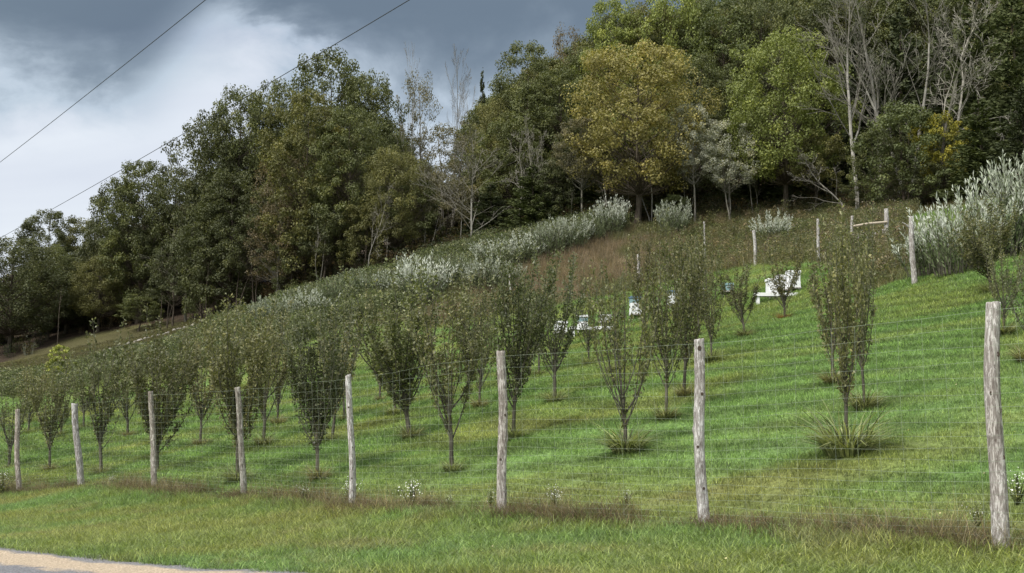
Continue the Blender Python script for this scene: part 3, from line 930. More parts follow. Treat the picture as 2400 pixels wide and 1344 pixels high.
ORCHARD = [  # base u, v, top v, crown width px, kind, colour, tuft size (0 none), label
    (1985, 1068, 535, 150, 'slim', 0, 1.75, "slender fruit tree with dark bare trunk in the largest grass tuft, before the rightmost post"),
    (2028, 962, 528, 150, 'mid', 0, 1.0, "multi-stemmed fruit tree just behind the slender tree with the largest tuft"),
    (1952, 902, 580, 120, 'slim', 3, 0.9, "narrow fruit tree mostly hidden behind the slender tree with the largest tuft"),
    (1468, 1062, 640, 250, 'open', 0, 1.4, "open fruit tree with long bare side branches left of the knot-holed post"),
    (1560, 985, 620, 170, 'mid', 1, 0.9, "upright leafy fruit tree just left of the knot-holed post"),
    (1604, 930, 590, 130, 'slim', 3, 0.8, "dark narrow fruit tree tucked behind the top of the knot-holed post"),
    (1665, 850, 560, 120, 'mid', 1, 1.1, "fruit tree with leafy trunk just right of the knot-holed post top"),
    (1745, 792, 632, 110, 'mid', 3, 0.9, "small vase-shaped fruit tree left of the white hive stack on the open lawn"),
    (1838, 752, 570, 130, 'mid', 2, 0.8, "fruit tree standing in front of the tall white hive stack with rusty weeds below"),
    (1300, 945, 620, 180, 'mid', 1, 1.0, "fruit tree with thick dark trunk right of the blotchy bark post"),
    (1263, 882, 655, 120, 'mid', 2, 0.7, "light fruit tree behind the thick-trunked one right of the blotchy bark post"),
    (1238, 878, 665, 110, 'mid', 0, 0.0, "small fruit tree with a black guard round its stem"),
    (1060, 1108, 690, 210, 'mid', 0, 0.7, "fruit tree with pale slanting trunk left of the blotchy bark post"),
    (962, 1030, 665, 240, 'dense', 0, 1.0, "wide dense fruit tree with several stems between the middle posts"),
    (1124, 958, 660, 150, 'mid', 2, 0.9, "fruit tree with thin paired stems left behind the blotchy bark post"),
    (1205, 1030, 615, 170, 'dense', 3, 1.0, "dark dense fruit tree rising behind the top of the blotchy bark post"),
    (1098, 925, 680, 120, 'dense', 3, 0.0, "dark fruit tree deep in the row between the paired-stem tree and the pale slanting one"),
    (748, 1128, 735, 190, 'dense', 3, 1.0, "dense dark vase-shaped fruit tree left of the slim leaning post"),
    (778, 1035, 740, 150, 'mid', 2, 0.8, "lighter fruit tree right behind the dense dark vase-shaped one"),
    (806, 988, 720, 130, 'mid', 1, 0.7, "fruit tree seen above the slim leaning post"),
    (890, 942, 715, 130, 'mid', 2, 0.7, "spreading pale olive fruit tree right of the open lawn aisle"),
    (925, 975, 730, 110, 'slim', 1, 1.0, "slim fruit tree with a shaggy tuft at the left side of the wide dense tree"),
    (618, 1046, 735, 160, 'mid', 0, 1.0, "fruit tree with two bare stems right of the fifth post"),
    (652, 998, 725, 130, 'mid', 2, 1.0, "olive fruit tree with a dark tuft behind the two-stemmed tree"),
    (555, 1130, 740, 190, 'dense', 0, 1.1, "spreading fruit tree behind the fifth post with a spiky tuft"),
    (540, 1000, 755, 110, 'slim', 3, 0.0, "narrow dark fruit tree behind the left side of the fifth post"),
    (470, 1046, 785, 130, 'mid', 2, 0.9, "light fruit tree alone on the lawn between the fifth and sixth posts"),
    (366, 1112, 785, 200, 'dense', 3, 0.6, "wide dense round fruit tree behind the sixth post"),
    (236, 1114, 800, 130, 'slim', 3, 0.8, "straight tall fruit tree with bare V-shaped lower branches right of the seventh post"),
    (115, 1106, 862, 130, 'mid', 2, 0.8, "light fruit tree between the two leftmost posts"),
    (21, 1100, 890, 150, 'open', 0, 0.6, "small forked fruit tree at the left edge of the picture"),
    (142, 1024, 885, 110, 'mid', 1, 0.8, "small fruit tree behind the light one between the two leftmost posts"),
    (300, 1025, 835, 120, 'mid', 2, 0.8, "fruit tree in the gap between the straight tall tree and the round one"),
    (66, 1015, 860, 110, 'mid', 0, 0.6, "fruit tree behind the leftmost post in the second row"),
    (196, 1005, 845, 100, 'mid', 1, 0.5, "fruit tree showing behind the top of the seventh post"),
    (410, 985, 815, 120, 'mid', 1, 0.7, "fruit tree in the back row above the round dense tree"),
    (2322, 688, 490, 180, 'dense', 2, 1.0, "bushy fruit tree before the silver shrubs above the rightmost post"),
    (2352, 788, 560, 150, 'open', 0, 1.0, "thin forked bare-stemmed fruit tree right above the rightmost post"),
    (2408, 850, 590, 160, 'open', 3, 1.0, "fruit tree cut off by the right edge of the picture"),
    (1380, 858, 645, 110, 'open', 1, 0.9, "fruit tree in front of the left hives behind the long bare branches"),
    (1442, 872, 655, 100, 'mid', 0, 0.8, "fruit tree directly behind the open tree with long bare side branches"),
    (1512, 838, 545, 100, 'mid', 0, 0.7, "tall fruit tree reaching up to the reddish dry grass"),
    (1612, 828, 535, 120, 'mid', 1, 0.7, "tall bushy fruit tree above the upright leafy one by the knot-holed post"),
    (1640, 790, 570, 110, 'mid', 2, 0.6, "pale fruit tree high in the row left of the leafy-trunked tree"),
]


def tuft_mesh(seed, n=440, L=0.60, spread=0.13):
    rg = np.random.default_rng(seed)
    a = rg.uniform(0, 2 * np.pi, n); r = np.sqrt(rg.uniform(0, 1, n)) * spread
    B = np.stack([r * np.cos(a), r * np.sin(a), np.full(n, -0.02)], 1)
    lean = np.stack([np.cos(a), np.sin(a), np.zeros(n)], 1) + rg.normal(0, 0.25, (n, 3)) * [1, 1, 0]
    Q, idx = blades(B, lean * 0.85, rg.uniform(0.4, 1.15, n) * L, rg.uniform(0.007, 0.014, n), rg.uniform(0.3, 1.6, n), 4, rg, norm(np.stack([-np.sin(a), np.cos(a), np.zeros(n)], 1) + rg.normal(0, .5, (n, 3)) * [1, 1, 0]))
    return quad_mesh('grass_tuft', Q, rg.uniform(0, 1, n)[idx])


TUFTS = [tuft_mesh(s_) for s_ in (1, 2, 3)]
rgo = np.random.default_rng(77)
kcount = {}
for i, (u, v, vt, wpx, kind, ci, ts, lab) in enumerate(ORCHARD):
    x, y, z = hit(u, v)
    H = height_to(x, y, z, vt)
    lst = OR[kind]
    k_ = kcount.get(kind, 0); kcount[kind] = k_ + 1
    col = np.array(OL[ci]) * rgo.uniform(0.82, 1.15) * np.array([rgo.uniform(0.93, 1.1), 1.0, rgo.uniform(0.85, 1.1)])
    tr_e = make_thing('fruit_tree', lst[k_ % len(lst)], x, y, z, H, wpx * 0.5 * y / FPX * (0.86 if kind == 'dense' else 0.76), lab, 'fruit tree', 'young fruit trees in the orchard', col, M['bark_twig'], M['orchard_leaf'], rgo.uniform(0, 6.28))
    tr_e.rotation_euler[0] = rgo.normal(0, 0.035); tr_e.rotation_euler[1] = rgo.normal(0, 0.045)
    if ts > 0:
        to = obj('grass_tuft', TUFTS[i % 3], M['tuft_blade'], loc=(x, y, z), color=[(0.155, 0.175, 0.085), (0.145, 0.155, 0.078), (0.165, 0.16, 0.085)][i % 3] if i != 8 else (0.16, 0.075, 0.03))
        to.color = tuple(np.array(to.color)[:3] * 1.35) + (1,)
        to.scale = (ts * 1.28, ts * 1.28, ts * 0.9)
        to.rotation_euler = (0, 0, rgo.uniform(0, 6.28))
        tag(to, "shaggy grass tuft at the foot of the " + lab.split(" with ")[0].split(" just ")[0] if False else "unmown tuft under the " + lab, 'grass tuft', 'grass tufts under the fruit trees')
# shorten tuft labels that run long
for o in list(COL.objects):
    if o.name.startswith('grass_tuft'):
        w_ = o['label'].split()
        if len(w_) > 16:
            o['label'] = ' '.join(w_[:16])
# black stem guard on the small tree
x, y, z = hit(1241, 884)
gq = frusta([[0, 0, 0]], [[0, 0, 0.22]], [0.055], [0.05], 12)
tag(obj('stem_guard', quad_mesh('stem_guard', gq, smooth=True), M['black_plastic'], loc=(x, y - 0.02, z)), "small black guard round a stem on the lawn", 'tree guard')

# ------------------------------------------------------------------ back fence, gate
BACK = [  # base u, v, Y or None, top v, radius, label
    (2308, 615, 45.5, 474, 0.10, "grey post standing against the large silver shrubs, furthest right of the upper fence"),
    (2145, 668, 45.0, 508, 0.105, "stout pale post with a broken stub at the left foot of the large silver shrubs"),
    (1921, 606, 60.0, 514, 0.075, "thin grey post in the upper fence left of the timber gate frame"),
    (1772, 623, 71.0, 541, 0.10, "pale leaning post in the upper fence beside the small silver shrub"),
    (1652, 604, 82.0, 520, 0.06, "very thin pale post in the upper fence among dry weeds"),
    (1496, 660, 83.0, 597, 0.10, "short pale post in front of the reddish dry grass"),
    (1335, 704, 79.0, 640, 0.06, "thin stake at the lower edge of the reddish dry grass"),
    (1196, 700, 84.0, 640, 0.07, "thin pale post at the left end of the reddish dry grass"),
    (686, 812, 72.0, 782, 0.075, "single whitish post top among the weeds left of the orchard aisle"),
    (1998, 580, 64.0, 505, None, None)]
for i, (u, v, Y, vt, R, lab) in enumerate(BACK[:-1]):
    p_ = at(u, v, Y); x, y = p_[0], p_[1]; z = tz(x, y)
    H = height_to(x, y, z, vt)
    o = obj('fence_post', post_mesh(40 + i, H, R, 0.85, 24, 12, 4), M['post'], loc=(x, y, z))
    o.rotation_euler = (0, math.atan2(at(u + [-3, -10, -6, -6, -2, 0, 1, 0, 0][i], vt, y)[0] - x, H), 0)
    tag(o, lab, 'fence post', 'posts of the upper fence')
    if i == 1:
        obj('branch_stub', quad_mesh('branch_stub', polytube([[-0.06, 0, H - 0.42], [-0.22, -0.03, H - 0.27], [-0.33, -0.02, H - 0.2]], [0.03, 0.022, 0.008], 6)), M['post'], o)

# timber gate: two posts, a pale rail and a row of pickets
gy = 62.0
pa = at(1999, 600, gy); pb = at(2079, 590, gy)
gz = tz(pa[0], gy); gz2 = tz(pb[0], gy)
gate = tag(empty('timber_gate', (pa[0], gy, gz)), "old timber gate frame with a pale rail above grey pickets near the silver shrubs", 'gate')
hA = height_to(pa[0], gy, gz, 507); hB = height_to(pb[0], gy, gz2, 490)
wd = pb[0] - pa[0]
obj('gate_post', post_mesh(61, hA, 0.085, 0.9, 24, 12, 3), M['post'], gate)
o = obj('gate_post', post_mesh(62, hB, 0.13, 0.85, 24, 12, 3), M['post'], gate); o.location = (wd, 0, gz2 - gz)
zr0 = height_to(pa[0], gy, gz, 532); zr1 = height_to(pb[0], gy, gz, 522)
obj('rail', quad_mesh('rail', polytube([[0, -0.14, zr0], [wd * 0.5, -0.14, (zr0 + zr1) / 2 + 0.03], [wd, -0.14, zr1]], [0.06, 0.065, 0.06], 8), smooth=True), M['fresh_timber'], gate)
rgg = np.random.default_rng(9)
for k_, uu in enumerate([2010, 2022, 2031, 2043, 2052, 2058, 2066, 2072]):
    q_ = at(uu, 560, gy)
    tp_ = [548, 545, 548, 545, 547, 545, 540, 536][k_] + rgg.uniform(-2, 2)
    zz = tz(q_[0], gy - 0.1)
    hh_ = height_to(q_[0], gy - 0.1, zz, tp_)
    o = obj('picket', post_mesh(70 + k_, hh_, 0.055 if k_ % 2 else 0.04, 0.85, 12, 8, 2), M['post'], gate)
    o.location = (q_[0] - pa[0], -0.1, zz - gz)
    o.rotation_euler = (0, rgg.uniform(-0.05, 0.05), 0)


# ------------------------------------------------------------------ beehives
def box(cx, cy, z0, z1, w, d, taper=1.0, bev=0.012):
    """bevelled box as quads"""
    def ring(z_, s_):
        a_, b_ = w / 2 * s_, d / 2 * s_
        c_ = bev
        return np.array([[cx - a_ + c_, cy - b_, z_], [cx + a_ - c_, cy - b_, z_], [cx + a_, cy - b_ + c_, z_], [cx + a_, cy + b_ - c_, z_],
                         [cx + a_ - c_, cy + b_, z_], [cx - a_ + c_, cy + b_, z_], [cx - a_, cy + b_ - c_, z_], [cx - a_, cy - b_ + c_, z_]])
    def inset(r_, f):
        m_ = r_.mean(0); return m_ + (r_ - m_) * f
    r0, r1 = ring(z0, 1), ring(z1 - bev, taper)
    r2 = inset(ring(z1, taper), 1 - bev * 2 / w); r3 = inset(r2, 0.02)
    rows = [inset(r0, 0.02), r0, r1, r2, r3]
    return np.concatenate([np.stack([A, np.roll(A, -1, 0), np.roll(B, -1, 0), B], 1) for A, B in zip(rows[:-1], rows[1:])])


def hive(u, v, Y, boxes, lidmat, lab, rz=0.15, w=0.5):
    p_ = at(u, v, Y); z = tz(p_[0], Y)
    t_ = tag(empty('beehive', (p_[0], Y, z), rz), lab, 'beehive', 'beehives behind the orchard rows')
    b = []
    for sx in (-1, 1):
        for sy in (-1, 1):
            b.append(frusta([[sx * w * 0.4, sy * 0.2, -0.1]], [[sx * w * 0.4, sy * 0.2, 0.22]], [0.03], [0.03], 4))
    obj('stand', quad_mesh('stand', np.concatenate(b + [box(0, 0, 0.2, 0.26, w * 1.06, 0.56)])), M['post'], t_)
    zz = 0.26
    for k_, (hgt, mt) in enumerate(boxes):
        bo = obj('hive_box', quad_mesh('hive_box', box(0, 0, zz + 0.003, zz + hgt, w - 0.012 * (k_ % 2), 0.48 - 0.01 * (k_ % 2))), M[mt], t_)
        obj('hand_hold', quad_mesh('hand_hold', box(0, -0.245, zz + hgt * 0.6, zz + hgt * 0.72, 0.12, 0.02, bev=0.004)), M['post'], bo)
        zz += hgt
    obj('lid', quad_mesh('lid', box(0, 0, zz + 0.003, zz + 0.10, w + 0.05, 0.54)), M[lidmat], t_)
    return t_


wh = (0.25, 'hive_white'); tl = (0.20, 'hive_teal'); bl_ = (0.2, 'hive_blue')
hive(1812, 697, 54, [wh, wh], 'hive_white', "tall white hive at the left of the stack on the open lawn", 0.1)
hive(1836, 697, 54.2, [wh, wh], 'hive_white', "white hive in the middle of the stack on the open lawn", 0.1)
hive(1860, 697, 54.0, [wh, wh, (0.1, 'hive_white')], 'hive_white', "tallest white hive at the right of the stack on the open lawn", 0.1)
hive(1314, 778, 57, [wh, (0.12, 'hive_white')], 'hive_white', "white hive at the left end of the row behind the trees", 0.2)
hive(1366, 780, 57, [wh, tl], 'hive_white', "white and teal banded hive in the row behind the trees", -0.1, 0.46)
hive(1490, 752, 58, [wh, wh, tl], 'hive_blue', "tall white hive with dark blue lid below the reddish dry grass", 0.1)
hive(1577, 748, 58.5, [wh, wh], 'hive_blue', "white hive with a blue lid behind the tall bushy tree", 0.2)
hive(1420, 778, 57.5, [(0.2, 'hive_white')], 'hive_white', "low single-box white hive between the banded one and the tall one", 0.0)
hive(1640, 737, 58.5, [(0.2, 'hive_white'), (0.14, 'hive_teal')], 'hive_white', "low white and teal hive hidden right of the blue-lidded one", 0.0)
hive(1705, 730, 58, [(0.24, 'hive_teal')], 'hive_teal', "low teal hive left of the small vase-shaped tree", 0.0)


def bench(u0, u1, v, Y, lab):
    a_, b_ = at(u0, v, Y), at(u1, v, Y)
    cx_ = (a_[0] + b_[0]) / 2; w = b_[0] - a_[0]; z = tz(cx_, Y)
    t_ = tag(empty('hive_bench', (cx_, Y, z)), lab, 'bench', 'white benches by the hives')
    obj('bench_top', quad_mesh('bench_top', box(0, 0, 0.20, 0.34, w, 0.5)), M['hive_white'], t_)
    for sx in (-1, 1):
        obj('leg', quad_mesh('leg', box(sx * w * 0.42, 0, -0.15, 0.198, 0.1, 0.4)), M['hive_white'], t_)


bench(1768, 1868, 702, 53.2, "long white bench in front of the hive stack on the open lawn")
bench(1335, 1445, 784, 56.0, "long white bench in front of the left hives behind the trees")

# ------------------------------------------------------------------ silver shrubs
def shrub_meshes(seed, H=2.2, R=1.3, n=85, per=46, leaf=0.13):
    rg = np.random.default_rng(seed)
    q, C, A, T = [], [], [], []
    for i in range(n):
        a = rg.uniform(0, 6.28); r0 = R * 0.55 * math.sqrt(rg.uniform()); til = rg.uniform(0.05, 0.55)
        p = np.array([r0 * math.cos(a), r0 * math.sin(a), 0.0]); a += rg.normal(0, 0.5)
        d = np.array([math.cos(a) * math.sin(til), math.sin(a) * math.sin(til), math.cos(til)])
        L = H * rg.uniform(0.6, 1.02) * (1 - 0.25 * r0 / R)
        pts = np.array([p + d * L * t_ + np.array([0, 0, -0.10 * L * til * t_ * t_]) for t_ in np.linspace(0, 1, 5)])
        q.append(polytube(pts, [0.016, 0.013, 0.01, 0.007, 0.004], 3))
        f = rg.uniform(0.18, 1.0, per)
        base = np.stack([np.interp(f, np.linspace(0, 1, 5), pts[:, k_]) for k_ in range(3)], 1)
        rv = norm(rg.normal(size=base.shape))
        C.append(base + rv * rg.uniform(0.02, 0.10, per)[:, None]); A.append(norm(d * 0.9 + rv * 0.55)); T.append(f)
    C = np.concatenate(C); A = np.concatenate(A); T = np.concatenate(T)
    L = leaf * rg.uniform(0.6, 1.3, len(C))
    Q = leaves(C, A, L, L * 0.28, rg, 0.1)
    up = T + rg.normal(0, 0.10, len(T)) > 0.66
    st = quad_mesh('stems', np.concatenate(q))
    return st, quad_mesh('foliage', Q[~up], rg.uniform(0, 1, (~up).sum())), quad_mesh('pale_tips', Q[up], rg.uniform(0, 1, up.sum())), H, R


SHR = [shrub_meshes(s_) for s_ in (201, 202, 203)]
SILVER = [  # u, base v, height px, width px, tip brightness, label
    (650, 785, 75, 110, 0.7, "low silvery shrub at the left end of the weed belt"),
    (722, 765, 90, 110, 0.95, "silvery shrub above the single whitish post top"),
    (790, 742, 80, 110, 0.45, "greenish shrub between the two brightest left silver shrubs"),
    (858, 722, 85, 120, 0.6, "silvery green shrub beneath the small bare tree"),
    (925, 712, 90, 110, 0.95, "bright silver shrub just left of the whitest clump"),
    (990, 716, 95, 120, 1.15, "whitest silver shrub in the middle of the weed belt"),
    (1048, 690, 78, 100, 0.55, "dull green shrub right of the whitest clump"),
    (1135, 690, 85, 110, 0.9, "silver shrub at the left end of the reddish dry grass"),
    (1188, 680, 70, 70, 0.8, "small silver shrub beside a thin pale post at the dry grass end"),
    (1160, 636, 78, 110, 0.95, "silver shrub right below the pale bare tree"),
    (1225, 622, 75, 110, 1.0, "bright silver shrub above the left of the dry grass"),
    (1290, 605, 75, 110, 0.75, "silver-grey shrub above the middle of the dry grass"),
    (1345, 588, 85, 90, 0.95, "silver shrub above the right of the dry grass"),
    (1395, 570, 70, 80, 0.5, "dull shrub before the leaning pale trunk"),
    (1432, 556, 80, 80, 1.1, "white-tipped shrub at the right end of the weed belt"),
    (1582, 556, 70, 80, 0.8, "small white-tipped shrub alone beside the yellow tree's foot"),
    (1808, 575, 88, 80, 1.15, "round silver shrub alone beside the pale leaning post"),
    (2180, 650, 160, 150, 1.15, "large silver shrub at the left end of the right-hand thicket"),
    (2250, 645, 215, 170, 1.1, "second large silver shrub from the left in the right-hand thicket"),
    (2330, 615, 245, 180, 1.05, "tall silver shrub in the middle of the right-hand thicket"),
    (2405, 590, 265, 180, 0.9, "tallest silver shrub cut by the right edge of the picture"),
    (2120, 618, 55, 50, 0.9, "small silver shrub between the gate and the stout pale post"),
]
rgs = np.random.default_rng(55)
for i, (u, v, hp, wp, br, lab) in enumerate(SILVER):
    x, y, z = hit(u, v)
    H = hp * y / FPX * (rgs.uniform(1.0, 1.5) if i < 17 else 1.0); Rw = wp * 0.62 * y / FPX
    st, fo, pt, Hm, Rm = SHR[i % 3]
    t_ = tag(empty('silver_shrub', (x, y, z), rgs.uniform(0, 6.28), (Rw / Rm, Rw / Rm, H / Hm)), lab, 'shrub', 'silver shrubs along the upper edge')
    obj('stems', st, M['bark_twig'], t_)
    obj('foliage', fo, M['silver_leaf'], t_, color=np.array((0.130, 0.162, 0.080)) * rgs.uniform(0.8, 1.15))
    wv = min(1.0, max(0.05, (br - 0.5) / 0.62))
    obj('pale_tips', pt, M['silver_leaf'], t_, color=np.array((0.56, 0.59, 0.52)) * wv + np.array((0.155, 0.185, 0.095)) * (1 - wv))

# ------------------------------------------------------------------ the wood
C_ = dict(dk=(0.086, 0.096, 0.046), gr=(0.112, 0.126, 0.052), ol=(0.148, 0.148, 0.058), yg=(0.200, 0.232, 0.070), ye=(0.265, 0.240, 0.090),
          br=(0.150, 0.122, 0.072), gb=(0.150, 0.140, 0.086), pale=(0.36, 0.37, 0.31), cd=(0.058, 0.070, 0.033), cg=(0.074, 0.090, 0.034), yy=(0.28, 0.26, 0.045), bg=(0.125, 0.148, 0.062))
DEC = {
    'tall': [decid_meshes(301, 17, 4.6, 0.14, 300, 115, 0.215), decid_meshes(302, 17, 4.8, 0.10, 300, 115, 0.215, peak=0.38), decid_meshes(303, 16, 5.0, 0.12, 300, 110, 0.215, lumps=0.35)],
    'round': [decid_meshes(311, 13, 5.0, 0.20, 260, 115, 0.19, peak=0.5), decid_meshes(312, 13, 5.0, 0.24, 250, 115, 0.19, peak=0.45, lumps=0.3)],
    'sparse': [decid_meshes(321, 15, 4.2, 0.16, 130, 50, 0.2, fill=0.3), decid_meshes(322, 14, 4.0, 0.2, 120, 55, 0.19, fill=0.25, stems=2)],
    'small': [decid_meshes(331, 8, 2.8, 0.3, 110, 90, 0.16, trunk_r=0.11), decid_meshes(332, 8, 3.2, 0.36, 100, 85, 0.16, trunk_r=0.11, stems=2), decid_meshes(333, 7, 3.0, 0.08, 120, 90, 0.155, trunk_r=0.09, stems=3)],
    'high': [decid_meshes(341, 14, 4.0, 0.42, 140, 85, 0.20, peak=0.5, trunk_r=0.17), decid_meshes(342, 14, 4.0, 0.38, 140, 85, 0.20, peak=0.5, trunk_r=0.17, stems=2)],
    'cedar': [conifer_meshes(351, 9, 2.4), conifer_meshes(352, 10, 2.6, ragged=0.4)],
    'spire': [conifer_meshes(353, 12, 1.7, ragged=0.3)],
}
BARE = {
    'fan': [bare_meshes(404, 13, 0.62, 0.075, 4, 20, 0.0105, crook=0.035, first=0.16)],
    'bare': [bare_meshes(401, 13, 0.60, 0.12, 4, 11, 0.009, crook=0.06, first=0.25), bare_meshes(402, 13, 0.55, 0.11, 4, 10, 0.009, crook=0.06, stems=2), bare_meshes(403, 13, 0.55, 0.13, 4, 12, 0.009, crook=0.06, first=0.3)],
    'crook': [bare_meshes(411, 9, 0.75, 0.085, 4, 9, 0.010, crook=0.12, first=0.25), bare_meshes(412, 9, 0.7, 0.08, 4, 8, 0.010, crook=0.13, first=0.3, stems=2)],
    'pole': [bare_meshes(421, 9, 0.5, 0.075, 2, 5, 0.010, crook=0.05, first=0.6), bare_meshes(422, 8, 0.45, 0.08, 3, 4, 0.010, crook=0.09, first=0.55, stems=2)],
}
